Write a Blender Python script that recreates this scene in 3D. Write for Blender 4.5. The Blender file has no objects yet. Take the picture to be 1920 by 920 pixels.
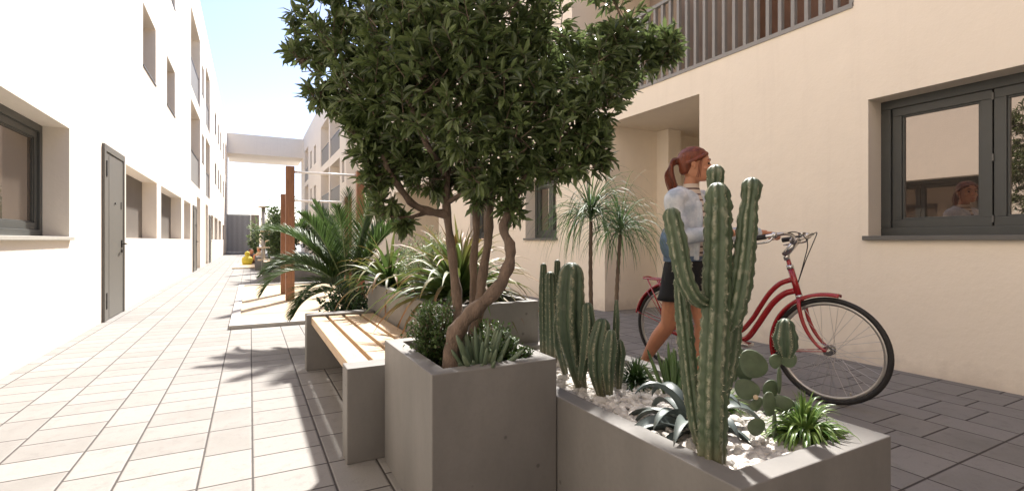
import bpy, bmesh, math, random
from mathutils import Vector, Matrix, noise
R = math.radians
PI = math.pi
C = bpy.context.scene.collection
SC = bpy.context.scene
rnd = random.Random(7)

# ------------------------------------------------------------ camera, world, sun
YAW = 27.99
cam_d = bpy.data.cameras.new('camera')
cam = bpy.data.objects.new('camera', cam_d)
C.objects.link(cam)
cam.location = (0, 0, 1.0)
cam.rotation_euler = (R(90), 0, R(-YAW))
cam_d.sensor_width = 36
cam_d.lens = 36 * 924 / 1920
cam_d.shift_y = -10 / 1920
cam_d.clip_start = 0.05
cam_d.clip_end = 500
SC.camera = cam

SUN_EL, SUN_AZ = 52.0, 58.0          # azimuth measured from +X towards +Y
world = bpy.data.worlds.new('World')
SC.world = world
world.use_nodes = True
wn = world.node_tree
bg = wn.nodes['Background']
sky = wn.nodes.new('ShaderNodeTexSky')
sky.sky_type = 'NISHITA'
sky.sun_disc = False
sky.sun_elevation = R(SUN_EL)
sky.sun_rotation = R(90 - SUN_AZ)
sky.air_density = 1.0
sky.dust_density = 0.6
sky.ozone_density = 3.5
tint = wn.nodes.new('ShaderNodeMix'); tint.data_type = 'RGBA'; tint.blend_type = 'MULTIPLY'
tint.inputs[0].default_value = 1; tint.inputs[7].default_value = (1.16, .985, .95, 1)
wn.links.new(sky.outputs[0], tint.inputs[6]); wn.links.new(tint.outputs[2], bg.inputs[0])
bg.inputs[1].default_value = 0.075

sun_d = bpy.data.lights.new('sun', 'SUN')
sun_d.energy = 3.7
sun_d.angle = R(3.0)
sun_d.color = (1.0, 0.95, 0.885)
sun = bpy.data.objects.new('sun', sun_d)
C.objects.link(sun)
to_sun = Vector((math.cos(R(SUN_EL)) * math.cos(R(SUN_AZ)), math.cos(R(SUN_EL)) * math.sin(R(SUN_AZ)), math.sin(R(SUN_EL))))
sun.rotation_euler = to_sun.to_track_quat('Z', 'Y').to_euler()
sun.location = (10, 10, 20)

SC.view_settings.view_transform = 'Standard'
SC.view_settings.look = 'None'
SC.view_settings.exposure = 1.87
SC.view_settings.gamma = 1
SC.view_settings.use_curve_mapping = False
SC.render.engine = 'CYCLES'
cy = SC.cycles
cy.max_bounces = 10
cy.diffuse_bounces = 6
cy.glossy_bounces = 4
cy.transmission_bounces = 4
cy.transparent_max_bounces = 8
cy.caustics_reflective = False
cy.caustics_refractive = False
cy.use_denoising = True
cy.sample_clamp_indirect = 6

# ------------------------------------------------------------ materials
def new_mat(name):
    m = bpy.data.materials.new(name)
    m.use_nodes = True
    nt = m.node_tree
    return m, nt, nt.nodes['Principled BSDF']

def N(nt, typ, **kw):
    n = nt.nodes.new(typ)
    for k, v in kw.items():
        if k in n.inputs.keys():
            n.inputs[k].default_value = v
        else:
            setattr(n, k, v)
    return n

def mixc(nt, fac, a, b, blend='MIX'):
    n = nt.nodes.new('ShaderNodeMix')
    n.data_type = 'RGBA'
    n.blend_type = blend
    if isinstance(fac, (int, float)): n.inputs[0].default_value = fac
    else: nt.links.new(fac, n.inputs[0])
    for i, c in ((6, a), (7, b)):
        if isinstance(c, tuple): n.inputs[i].default_value = (*c[:3], 1)
        else: nt.links.new(c, n.inputs[i])
    return n.outputs[2]

def ramp(nt, fac, p0, p1):
    n = nt.nodes.new('ShaderNodeMapRange')
    n.inputs[1].default_value = p0
    n.inputs[2].default_value = p1
    nt.links.new(fac, n.inputs[0])
    return n.outputs[0]

def mathn(nt, op, a, b=None, c=None):
    n = nt.nodes.new('ShaderNodeMath')
    n.operation = op
    for i, v in enumerate((a, b, c)):
        if v is None: continue
        if isinstance(v, (int, float)): n.inputs[i].default_value = v
        else: nt.links.new(v, n.inputs[i])
    return n.outputs[0]

def coords(nt, scale=(1, 1, 1)):
    t = nt.nodes.new('ShaderNodeTexCoord')
    g = nt.nodes.new('ShaderNodeNewGeometry')
    m = nt.nodes.new('ShaderNodeMapping')
    m.inputs['Scale'].default_value = scale
    nt.links.new(g.outputs['Position'], m.inputs[0])
    return m.outputs[0]

def noise_n(nt, vec, scale, detail=4, rough=.55):
    n = N(nt, 'ShaderNodeTexNoise', Scale=scale, Detail=detail, Roughness=rough)
    nt.links.new(vec, n.inputs['Vector'])
    return n.outputs[0]

def bump(nt, p, h, strength, dist):
    b = N(nt, 'ShaderNodeBump', Strength=strength, Distance=dist)
    nt.links.new(h, b.inputs['Height'])
    nt.links.new(b.outputs[0], p.inputs['Normal'])
    return b

def simple(name, col, rough=.6, metal=0, var=.12, scale=12, bstr=.15, bdist=.002, spec=.5, stretch=(1, 1, 1), coat=0):
    m, nt, p = new_mat(name)
    v = coords(nt, stretch)
    n = noise_n(nt, v, scale)
    f = ramp(nt, n, .3, .7)
    a = tuple(max(0, c * (1 - var)) for c in col)
    b = tuple(min(1, c * (1 + var)) for c in col)
    nt.links.new(mixc(nt, f, a, b), p.inputs['Base Color'])
    p.inputs['Roughness'].default_value = rough
    p.inputs['Metallic'].default_value = metal
    p.inputs['Specular IOR Level'].default_value = spec
    p.inputs['Coat Weight'].default_value = coat
    if bstr: bump(nt, p, noise_n(nt, v, scale * 6), bstr, bdist)
    return m

def m_stucco(name, col):
    m, nt, p = new_mat(name)
    v = coords(nt)
    big = noise_n(nt, v, .9, 5)
    mid = noise_n(nt, v, 5, 6, .6)
    c = mixc(nt, ramp(nt, big, .3, .7), tuple(x * .965 for x in col), tuple(min(1, x * 1.02) for x in col))
    c = mixc(nt, ramp(nt, mid, .35, .75), c, tuple(x * .965 for x in col))
    g_ = nt.nodes.new('ShaderNodeNewGeometry'); sx = nt.nodes.new('ShaderNodeSeparateXYZ')
    nt.links.new(g_.outputs['Position'], sx.inputs[0])
    dirt = mathn(nt, 'MULTIPLY', ramp(nt, mathn(nt, 'ADD', sx.outputs[2], mathn(nt, 'MULTIPLY', mathn(nt, 'SUBTRACT', mid, .5), -.5)), .16, .0), .32)
    c = mixc(nt, dirt, c, (.42, .34, .27))
    strk = noise_n(nt, coords(nt, (6, 6, .35)), 1.6, 5, .6)
    c = mixc(nt, mathn(nt, 'MULTIPLY', ramp(nt, strk, .55, .8), .14), c, (.55, .47, .39))
    nt.links.new(c, p.inputs['Base Color'])
    p.inputs['Roughness'].default_value = .9
    p.inputs['Specular IOR Level'].default_value = .2
    fine = noise_n(nt, v, 45, 5, .6)
    sm = noise_n(nt, v, 9, 5, .65)
    h = mathn(nt, 'ADD', mathn(nt, 'MULTIPLY', fine, .25), sm)
    bump(nt, p, h, .35, .012)
    return m

def m_concrete(name, col):
    m, nt, p = new_mat(name)
    v = coords(nt)
    vs = coords(nt, (1, 1, .35))
    big = noise_n(nt, vs, 3.2, 6, .6)
    c = mixc(nt, ramp(nt, big, .3, .72), tuple(x * .78 for x in col), tuple(min(1, x * 1.14) for x in col))
    fine = noise_n(nt, v, 60, 4)
    c = mixc(nt, mathn(nt, 'MULTIPLY', ramp(nt, fine, .45, .8), .25), c, tuple(x * .7 for x in col))
    vo = N(nt, 'ShaderNodeTexVoronoi', Scale=7.5, Randomness=1.0)
    nt.links.new(v, vo.inputs['Vector'])
    pit = ramp(nt, vo.outputs['Distance'], .075, .045)
    c = mixc(nt, mathn(nt, 'MULTIPLY', pit, .65), c, tuple(x * .35 for x in col))
    nt.links.new(c, p.inputs['Base Color'])
    p.inputs['Roughness'].default_value = .62
    p.inputs['Specular IOR Level'].default_value = .35
    h = mathn(nt, 'SUBTRACT', mathn(nt, 'MULTIPLY', fine, .3), pit)
    bump(nt, p, h, .5, .0015)
    return m

def m_paving():
    m, nt, p = new_mat('paver_concrete')
    g = nt.nodes.new('ShaderNodeNewGeometry')
    s = nt.nodes.new('ShaderNodeSeparateXYZ')
    nt.links.new(g.outputs['Position'], s.inputs[0])
    x, y = s.outputs[0], s.outputs[1]
    # strips along Y: period .5, first .2 wide (from -0.19), then .3 wide
    xs = mathn(nt, 'DIVIDE', mathn(nt, 'ADD', x, .19 + 50), .5)
    xi = mathn(nt, 'FLOOR', xs)
    xf = mathn(nt, 'MULTIPLY', mathn(nt, 'FRACT', xs), .5)
    isw = mathn(nt, 'GREATER_THAN', xf, .2)
    d0 = mathn(nt, 'ABSOLUTE', mathn(nt, 'SUBTRACT', xf, .2))
    d1 = mathn(nt, 'MINIMUM', xf, mathn(nt, 'SUBTRACT', .5, xf))
    dx = mathn(nt, 'MINIMUM', d0, d1)
    # joints across
    def dist(sp):
        q = mathn(nt, 'DIVIDE', mathn(nt, 'ADD', y, -.345 + 40 * 2 / 3), sp)
        fr = mathn(nt, 'FRACT', q)
        return mathn(nt, 'MULTIPLY', mathn(nt, 'MINIMUM', fr, mathn(nt, 'SUBTRACT', 1, fr)), sp), mathn(nt, 'FLOOR', q)
    dn, idn = dist(1 / 3)
    dw, idw = dist(2 / 9)
    def sel(a, b):
        return mathn(nt, 'ADD', mathn(nt, 'MULTIPLY', isw, b), mathn(nt, 'MULTIPLY', mathn(nt, 'SUBTRACT', 1, isw), a))
    dy = sel(dn, dw)
    iy = sel(idn, mathn(nt, 'ADD', idw, 500))
    d = mathn(nt, 'MINIMUM', mathn(nt, 'MULTIPLY', dx, .8), mathn(nt, 'MULTIPLY', dy, .72))
    cb = nt.nodes.new('ShaderNodeCombineXYZ')
    nt.links.new(mathn(nt, 'ADD', xi, isw), cb.inputs[0])
    nt.links.new(iy, cb.inputs[1])
    nt.links.new(isw, cb.inputs[2])
    wn_ = nt.nodes.new('ShaderNodeTexWhiteNoise')
    nt.links.new(cb.outputs[0], wn_.inputs['Vector'])
    tint = wn_.outputs['Value']
    pos = g.outputs['Position']
    n1 = noise_n(nt, pos, 3, 6, .62)
    n2 = noise_n(nt, pos, 130, 3, .6)
    n3 = noise_n(nt, pos, 14, 6, .7)
    c = mixc(nt, tint, (.178, .169, .155), (.255, .243, .225))
    c = mixc(nt, ramp(nt, n1, .35, .75), c, (.235, .222, .208))
    c = mixc(nt, mathn(nt, 'MULTIPLY', ramp(nt, n3, .52, .8), .55), c, (.115, .105, .097))
    c = mixc(nt, mathn(nt, 'MULTIPLY', ramp(nt, n2, .45, .75), .28), c, (.14, .127, .116))
    wob = mathn(nt, 'MULTIPLY', mathn(nt, 'SUBTRACT', n3, .5), .0035)
    jd = mathn(nt, 'ADD', d, wob)
    joint = ramp(nt, jd, .0046, .0022)
    edge = ramp(nt, jd, .016, .003)
    c = mixc(nt, mathn(nt, 'MULTIPLY', edge, .18), c, (.27, .25, .23))
    c = mixc(nt, joint, c, (.04, .034, .03))
    nt.links.new(c, p.inputs['Base Color'])
    p.inputs['Roughness'].default_value = .75
    p.inputs['Specular IOR Level'].default_value = .35
    h = mathn(nt, 'SUBTRACT', mathn(nt, 'MULTIPLY', n2, .12), ramp(nt, jd, .008, .001))
    h = mathn(nt, 'ADD', h, mathn(nt, 'MULTIPLY', n3, .25))
    bump(nt, p, h, .7, .004)
    return m

def m_wood(name, a, b, stretch, rough=.5, sc=5):
    m, nt, p = new_mat(name)
    v = coords(nt, stretch)
    n = noise_n(nt, v, sc, 7, .62)
    n.node.inputs['Distortion'].default_value = 1.2
    c = mixc(nt, ramp(nt, n, .3, .7), a, b)
    vk = N(nt, 'ShaderNodeTexVoronoi', Scale=3.2)
    nt.links.new(coords(nt, tuple(min(1, s * 1.0 if s < 1 else 1) for s in stretch)), vk.inputs['Vector'])
    knot = ramp(nt, vk.outputs['Distance'], .10, .03)
    c = mixc(nt, mathn(nt, 'MULTIPLY', knot, .5), c, tuple(x * .45 for x in b))
    nt.links.new(c, p.inputs['Base Color'])
    p.inputs['Roughness'].default_value = rough
    bump(nt, p, n, .25, .002)
    return m

def m_leaf(name, dark, light, tip=None, tipstart=.6, rough=.42, trans=.22, spec=.5, stripe=None):
    m, nt, p = new_mat(name)
    at = nt.nodes.new('ShaderNodeAttribute')
    at.attribute_name = 'Col'
    s = nt.nodes.new('ShaderNodeSeparateColor')
    nt.links.new(at.outputs['Color'], s.inputs[0])
    c = mixc(nt, s.outputs[0], dark, light)
    if tip:
        f = ramp(nt, s.outputs[1], tipstart, 1.0)
        f = mathn(nt, 'MULTIPLY', f, ramp(nt, s.outputs[2], .1, .8))
        c = mixc(nt, f, c, tip)
    nt.links.new(c, p.inputs['Base Color'])
    p.inputs['Roughness'].default_value = rough
    p.inputs['Specular IOR Level'].default_value = spec
    if trans:
        tr = nt.nodes.new('ShaderNodeBsdfTranslucent')
        hc = mixc(nt, .5, c, tuple(min(1, x * 1.6) for x in light))
        nt.links.new(hc, tr.inputs[0])
        mx = nt.nodes.new('ShaderNodeMixShader')
        mx.inputs[0].default_value = trans
        nt.links.new(p.outputs[0], mx.inputs[1])
        nt.links.new(tr.outputs[0], mx.inputs[2])
        nt.links.new(mx.outputs[0], nt.nodes['Material Output'].inputs[0])
    return m

def m_glass(name, base=(.035, .03, .027), fac=.28):
    m, nt, p = new_mat(name)
    p.inputs['Base Color'].default_value = (*base, 1)
    p.inputs['Roughness'].default_value = .04
    gl = nt.nodes.new('ShaderNodeBsdfGlossy')
    gl.inputs['Roughness'].default_value = .004
    gl.inputs['Color'].default_value = (.92, .80, .70, 1)
    v = coords(nt)
    mx = nt.nodes.new('ShaderNodeMixShader')
    mx.inputs[0].default_value = fac
    nt.links.new(p.outputs[0], mx.inputs[1])
    nt.links.new(gl.outputs[0], mx.inputs[2])
    nt.links.new(mx.outputs[0], nt.nodes['Material Output'].inputs[0])
    return m

def m_cactus(name, a, b, scar):
    m, nt, p = new_mat(name)
    at = nt.nodes.new('ShaderNodeAttribute')
    at.attribute_name = 'Col'
    s = nt.nodes.new('ShaderNodeSeparateColor')
    nt.links.new(at.outputs['Color'], s.inputs[0])
    v = coords(nt)
    n = noise_n(nt, v, 25, 6, .6)
    c = mixc(nt, ramp(nt, n, .3, .7), a, b)
    n2 = noise_n(nt, coords(nt, (1, 1, .6)), 70, 5, .7)
    # ridges pale and scarred (R = 1 on the ridge)
    ridge = ramp(nt, s.outputs[0], .8, 1.0)
    f = mathn(nt, 'MULTIPLY', ridge, ramp(nt, n2, .43, .58))
    c = mixc(nt, f, c, scar)
    n3 = noise_n(nt, v, 16, 4, .6)
    c = mixc(nt, mathn(nt, 'MULTIPLY', ramp(nt, n3, .62, .72), .45), c, scar)
    # corky base (G = 0 at the base)
    fb = ramp(nt, s.outputs[1], .16, .0)
    c = mixc(nt, mathn(nt, 'MULTIPLY', fb, .6), c, (.16, .125, .07))
    nt.links.new(c, p.inputs['Base Color'])
    p.inputs['Roughness'].default_value = .5
    h = mathn(nt, 'ADD', n, mathn(nt, 'MULTIPLY', n2, .5))
    bump(nt, p, h, .8, .004)
    return m

M = {}
M['stucco'] = m_stucco('cream_stucco', (.87, .78, .655))
M['stucco_white'] = m_stucco('white_stucco', (.85, .775, .68))
M['concrete'] = m_concrete('grey_concrete', (.185, .176, .165))
M['kerb'] = m_concrete('pale_kerb_concrete', (.42, .40, .37))
M['paving'] = m_paving()
M['sand'] = simple('sand', (.46, .375, .27), .95, var=.12, scale=2.2, bstr=.5, bdist=.01, spec=.1, stretch=(.5, 1.6, 1))
M['soil'] = simple('soil', (.05, .036, .025), .95, var=.4, scale=40, bstr=.9, bdist=.012)
M['bench_wood'] = m_wood('pine_slat', (.54, .40, .26), (.40, .27, .155), (9, .9, 9), .5)
M['post_wood'] = m_wood('red_timber', (.27, .125, .06), (.15, .062, .03), (9, 9, .8), .5)
M['frame'] = simple('grey_frame_paint', (.065, .068, .064), .42, var=.05, bstr=0)
M['gasket'] = simple('black_gasket', (.015, .015, .015), .6, bstr=0)
M['door'] = simple('grey_door_paint', (.135, .128, .112), .5, var=.03, bstr=0)
M['door_dark'] = simple('dark_metal', (.04, .038, .034), .4, metal=.4, bstr=0)
M['sill_grey'] = simple('sill_paint', (.13, .125, .115), .45, var=.05, bstr=0)
M['sill_pale'] = simple('pale_sill', (.45, .43, .38), .5, var=.05, bstr=0)
M['railing'] = simple('railing_paint', (.26, .25, .235), .5, var=.04, bstr=0)
M['balustrade'] = simple('balustrade_panel', (.22, .21, .195), .65, var=.05, bstr=0)
M['shutter'] = simple('shutter', (.13, .115, .10), .6, var=.06, scale=4, bstr=0)
M['brown'] = simple('brown_panelling', (.16, .085, .055), .6, var=.15, scale=5, bstr=.1)
M['taupe'] = simple('taupe_wall', (.40, .33, .28), .85, var=.06, scale=4)
M['glass'] = m_glass('window_glass', fac=.28)
M['glass_left'] = m_glass('window_glass_brown', (.10, .08, .065), fac=.18)
M['gate_light'] = simple('gate_slat', (.72, .72, .72), .5, var=.03, bstr=0)
M['bark'] = simple('bark', (.135, .095, .07), .85, var=.35, scale=30, bstr=1.0, bdist=.008, stretch=(1, 1, .35))
M['leaf_tree'] = m_leaf('tree_leaf', (.036, .058, .018), (.135, .18, .064), rough=.38, trans=.28, spec=.6)
M['leaf_shrub'] = m_leaf('shrub_leaf', (.018, .042, .010), (.07, .115, .028), rough=.5, trans=.2)
M['leaf_dark'] = m_leaf('dark_shrub_leaf', (.012, .03, .010), (.05, .10, .03), rough=.4, trans=.15)
M['leaf_palm'] = m_leaf('palm_leaf', (.022, .05, .014), (.085, .145, .038), rough=.45, trans=.2, tip=(.10, .14, .045), tipstart=.8)
M['leaf_strap'] = m_leaf('strap_leaf', (.028, .065, .015), (.095, .145, .036), tip=(.30, .11, .05), tipstart=.35, rough=.55, trans=.25)
M['leaf_rosemary'] = m_leaf('rosemary_leaf', (.06, .10, .04), (.25, .32, .15), rough=.5, trans=.2)
M['leaf_grass'] = m_leaf('spike_leaf', (.014, .036, .010), (.06, .11, .03), rough=.4, trans=.15)
M['leaf_spider'] = m_leaf('spider_leaf', (.04, .10, .015), (.23, .33, .09), rough=.35, trans=.2)
M['leaf_fan'] = m_leaf('fine_leaf', (.02, .055, .018), (.085, .14, .05), rough=.6, trans=.25)
M['agave'] = m_leaf('agave_leaf', (.055, .075, .072), (.17, .205, .195), rough=.45, trans=0, tip=(.05, .03, .02), tipstart=.93)
M['succulent'] = m_leaf('succulent_finger', (.075, .11, .07), (.16, .205, .125), rough=.45, trans=0)
M['succulent_green'] = m_leaf('succulent_green', (.04, .08, .025), (.10, .16, .05), rough=.4, trans=0)
M['cactus'] = m_cactus('cactus_skin', (.040, .064, .032), (.070, .100, .052), (.24, .24, .17))
M['cactus_dark'] = m_cactus('dark_cactus_skin', (.030, .052, .028), (.055, .085, .045), (.22, .21, .14))
M['spine'] = simple('cactus_spine', (.55, .50, .38), .6, bstr=0)
M['pad'] = simple('opuntia_pad', (.085, .115, .065), .55, var=.22, scale=30, bstr=.3, bdist=.002)
M['pebble'] = simple('white_pebble', (.52, .495, .46), .75, var=.38, scale=24, bstr=.5, bdist=.002)
M['red'] = simple('red_paint', (.33, .008, .012), .22, var=.03, bstr=0, coat=.7)
M['chrome'] = simple('chrome', (.62, .61, .59), .22, metal=1, var=.05, bstr=0)
M['alloy'] = simple('alloy_rim', (.52, .50, .47), .35, metal=.85, var=.05, bstr=0)
M['rubber'] = simple('tyre_rubber', (.022, .02, .019), .7, var=.2, scale=60)
M['skin'] = simple('skin', (.56, .25, .14), .5, var=.06, scale=20, bstr=.05)
M['skin'].node_tree.nodes['Principled BSDF'].inputs['Subsurface Weight'].default_value = .08
M['hair'] = simple('red_hair', (.17, .034, .009), .42, var=.45, scale=30, bstr=.8, bdist=.004, stretch=(1, 1, .3))
M['black_cloth'] = simple('black_cloth', (.008, .008, .009), .9, bstr=.2)
M['shoe'] = simple('shoe', (.42, .30, .20), .6, bstr=0)
M['eye'] = simple('eye', (.06, .035, .02), .2, bstr=0)
M['lip'] = simple('lip', (.42, .13, .10), .45, bstr=0)
M['yellow'] = simple('yellow_cloth', (.62, .50, .05), .7, var=.1, bstr=.3)
M['brown_hair'] = simple('brown_hair', (.09, .045, .025), .7, var=.3, scale=30)
M['steel_pole'] = simple('steel_pole', (.30, .29, .28), .45, metal=.3, bstr=0)
M['light_wood'] = simple('pale_wood', (.55, .42, .27), .6, bstr=.1)
M['white_bar'] = simple('white_bar', (.75, .74, .72), .35, bstr=0)

def m_denim():
    m, nt, p = new_mat('washed_denim')
    v = coords(nt)
    n = noise_n(nt, v, 9, 6, .65)
    c = mixc(nt, ramp(nt, n, .36, .62), (.42, .47, .53), (.80, .80, .80))
    n2 = noise_n(nt, v, 180, 2)
    c = mixc(nt, mathn(nt, 'MULTIPLY', n2, .3), c, (.25, .31, .4))
    nt.links.new(c, p.inputs['Base Color'])
    p.inputs['Roughness'].default_value = .85
    bump(nt, p, n, .6, .01)
    return m
M['denim'] = m_denim()
M['denim_dark'] = simple('dark_denim', (.10, .15, .23), .85, var=.4, scale=18, bstr=.5, bdist=.004)

def m_stripe():
    m, nt, p = new_mat('striped_knit')
    g = nt.nodes.new('ShaderNodeNewGeometry')
    s = nt.nodes.new('ShaderNodeSeparateXYZ')
    nt.links.new(g.outputs['Position'], s.inputs[0])
    f = mathn(nt, 'GREATER_THAN', mathn(nt, 'FRACT', mathn(nt, 'MULTIPLY', s.outputs[2], 26)), .72)
    nt.links.new(mixc(nt, f, (.66, .55, .45), (.10, .05, .05)), p.inputs['Base Color'])
    p.inputs['Roughness'].default_value = .9
    return m
M['stripe'] = m_stripe()

# ------------------------------------------------------------ mesh builder
class MB:
    def __init__(s): s.v = []; s.f = []; s.c = []; s.usec = False
    def add(s, vs, fs, col=None):
        o = len(s.v)
        s.v.extend([tuple(v) for v in vs])
        s.f.extend([tuple(i + o for i in f) for f in fs])
        if col is None: s.c.extend([(.5, .5, .5)] * len(vs))
        else:
            s.usec = True
            s.c.extend(col if isinstance(col, list) else [col] * len(vs))
    def box(s, x0, x1, y0, y1, z0, z1):
        if x0 > x1: x0, x1 = x1, x0
        if y0 > y1: y0, y1 = y1, y0
        vs = [(x, y, z) for z in (z0, z1) for y in (y0, y1) for x in (x0, x1)]
        s.add(vs, [(0, 2, 3, 1), (4, 5, 7, 6), (0, 1, 5, 4), (2, 6, 7, 3), (0, 4, 6, 2), (1, 3, 7, 5)])
    def quad(s, a, b, c, d): s.add([a, b, c, d], [(0, 1, 2, 3)])
    def tube(s, path, rad, n=8, caps=True, ell=None, col=None):
        path = [Vector(p) for p in path]
        k = len(path)
        if not isinstance(rad, (list, tuple)): rad = [rad] * k
        vs = []; up = None
        for i, p in enumerate(path):
            t = (path[min(i + 1, k - 1)] - path[max(i - 1, 0)])
            t = t.normalized() if t.length > 1e-9 else Vector((0, 0, 1))
            if up is None:
                up = Vector((0, 0, 1)) if abs(t.z) < .9 else Vector((1, 0, 0))
            a = (up - t * up.dot(t))
            a = a.normalized() if a.length > 1e-6 else t.orthogonal().normalized()
            up = a
            b = t.cross(a)
            for j in range(n):
                th = 2 * PI * j / n
                r = rad[i]
                if ell: q = a * math.cos(th) * r * ell[0] + b * math.sin(th) * r * ell[1]
                else: q = a * math.cos(th) * r + b * math.sin(th) * r
                vs.append(p + q)
        fs = [(i * n + j, i * n + (j + 1) % n, (i + 1) * n + (j + 1) % n, (i + 1) * n + j) for i in range(k - 1) for j in range(n)]
        if caps: fs += [tuple(range(n))[::-1], tuple((k - 1) * n + j for j in range(n))]
        s.add(vs, fs, col)
    def rings(s, rings, caps=True):
        """rings: list of lists of points, equal length"""
        n = len(rings[0]); k = len(rings)
        vs = [p for r in rings for p in r]
        fs = [(i * n + j, i * n + (j + 1) % n, (i + 1) * n + (j + 1) % n, (i + 1) * n + j) for i in range(k - 1) for j in range(n)]
        if caps: fs += [tuple(range(n))[::-1], tuple((k - 1) * n + j for j in range(n))]
        s.add(vs, fs)
    def ball(s, c, r, nu=12, nv=8, rot=None):
        if isinstance(r, (int, float)): r = (r, r, r)
        vs = []; fs = []
        for i in range(nv + 1):
            ph = PI * i / nv
            for j in range(nu):
                th = 2 * PI * j / nu
                q = Vector((r[0] * math.sin(ph) * math.cos(th), r[1] * math.sin(ph) * math.sin(th), r[2] * math.cos(ph)))
                if rot: q = rot @ q
                vs.append(Vector(c) + q)
        for i in range(nv):
            for j in range(nu):
                a, b = i * nu + j, i * nu + (j + 1) % nu
                fs.append((a, a + nu, b + nu, b))
        s.add(vs, fs)
    def strip(s, pts, ws, side, fold=.25, r=.5, b=.5, thick=0):
        """leaf blade: centre line pts, half widths ws, side vector; folded along the midrib"""
        k = len(pts); vs = []; col = []
        for i, p in enumerate(pts):
            t = (pts[min(i + 1, k - 1)] - pts[max(i - 1, 0)]).normalized()
            sd = side - t * side.dot(t)
            sd = sd.normalized() if sd.length > 1e-6 else t.orthogonal().normalized()
            nn = t.cross(sd)
            if nn.z < 0: nn = -nn
            w = ws[i]
            lift = nn * (w * fold)
            vs += [p - sd * w + lift, p, p + sd * w + lift]
            col += [(r, i / (k - 1), b)] * 3
        fs = []
        for i in range(k - 1):
            a = i * 3
            fs += [(a, a + 1, a + 4, a + 3), (a + 1, a + 2, a + 5, a + 4)]
        if thick:
            o = len(vs)
            for i, p in enumerate(pts):
                t = (pts[min(i + 1, k - 1)] - pts[max(i - 1, 0)]).normalized()
                sd = side - t * side.dot(t); sd.normalize()
                nn = t.cross(sd)
                if nn.z < 0: nn = -nn
                vs += [vs[3 * i] - nn * .0008, p - nn * min(thick, ws[i] * .6), vs[3 * i + 2] - nn * .0008]
                col += [(r * .7, i / (k - 1), b)] * 3
            for i in range(k - 1):
                a = o + i * 3
                fs += [(a + 1, a, a + 3, a + 4), (a + 2, a + 1, a + 4, a + 5)]
        s.add(vs, fs, col)
    def build(s, name, mat, root=None, smooth=False, bevel=0, local=False, sub=0):
        me = bpy.data.meshes.new(name)
        off = Vector((0, 0, 0))
        if root is not None and not local:
            r = root
            while r: off += r.location; r = r.parent
        vv = [(v[0] - off.x, v[1] - off.y, v[2] - off.z) for v in s.v]
        me.from_pydata(vv, [], s.f)
        if s.usec:
            a = me.color_attributes.new('Col', 'FLOAT_COLOR', 'POINT')
            a.data.foreach_set('color', [x for c in s.c for x in (c[0], c[1], c[2], 1)])
        me.materials.append(M[mat] if isinstance(mat, str) else mat)
        if smooth: me.polygons.foreach_set('use_smooth', [True] * len(me.polygons))
        me.update()
        o = bpy.data.objects.new(name, me)
        C.objects.link(o)
        if root is not None: o.parent = root
        if bevel:
            m = o.modifiers.new('bevel', 'BEVEL'); m.width = bevel; m.segments = 2; m.limit_method = 'ANGLE'
        if sub:
            m = o.modifiers.new('sub', 'SUBSURF'); m.levels = sub; m.render_levels = sub
        return o

def thing(name, label, cat, loc=(0, 0, 0), rz=0, group=None):
    o = bpy.data.objects.new(name, None)
    C.objects.link(o)
    o.location = loc
    o.rotation_euler = (0, 0, rz)
    o.empty_display_size = .1
    o['label'] = label; o['category'] = cat
    if group: o['group'] = group
    return o

def tag(o, label, cat, group=None, kind=None):
    o['label'] = label; o['category'] = cat
    if group: o['group'] = group
    if kind: o['kind'] = kind
    return o

def struct(o):
    o['kind'] = 'structure'
    return o

SN, CS = math.sin(R(YAW)), math.cos(R(YAW))
def at(px, py, d):
    """measured point: photo pixel and real depth in metres"""
    u = (px - 960) / 924; v = (450 - py) / 924
    return Vector((d * (SN + u * CS), d * (CS - u * SN), 1 + d * v))

def curve(pts, n):
    """Catmull-Rom through pts (n per segment)"""
    P = [Vector(p) for p in pts]
    P = [P[0] * 2 - P[1]] + P + [P[-1] * 2 - P[-2]]
    out = []
    for i in range(1, len(P) - 2):
        for k in range(n):
            t = k / n
            a, b, c, d = P[i - 1], P[i], P[i + 1], P[i + 2]
            out.append(.5 * ((2 * b) + (c - a) * t + (2 * a - 5 * b + 4 * c - d) * t * t + (3 * b - a - 3 * c + d) * t ** 3))
    out.append(P[-2])
    return out

def interp(vals, n):
    out = []
    for i in range(len(vals) - 1):
        for k in range(n): out.append(vals[i] + (vals[i + 1] - vals[i]) * k / n)
    out.append(vals[-1])
    return out

# ------------------------------------------------------------ ground
g = MB(); g.quad((-60, -25, 0), (60, -25, 0), (60, 140, 0), (-60, 140, 0))
struct(g.build('paving', 'paving'))

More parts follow.
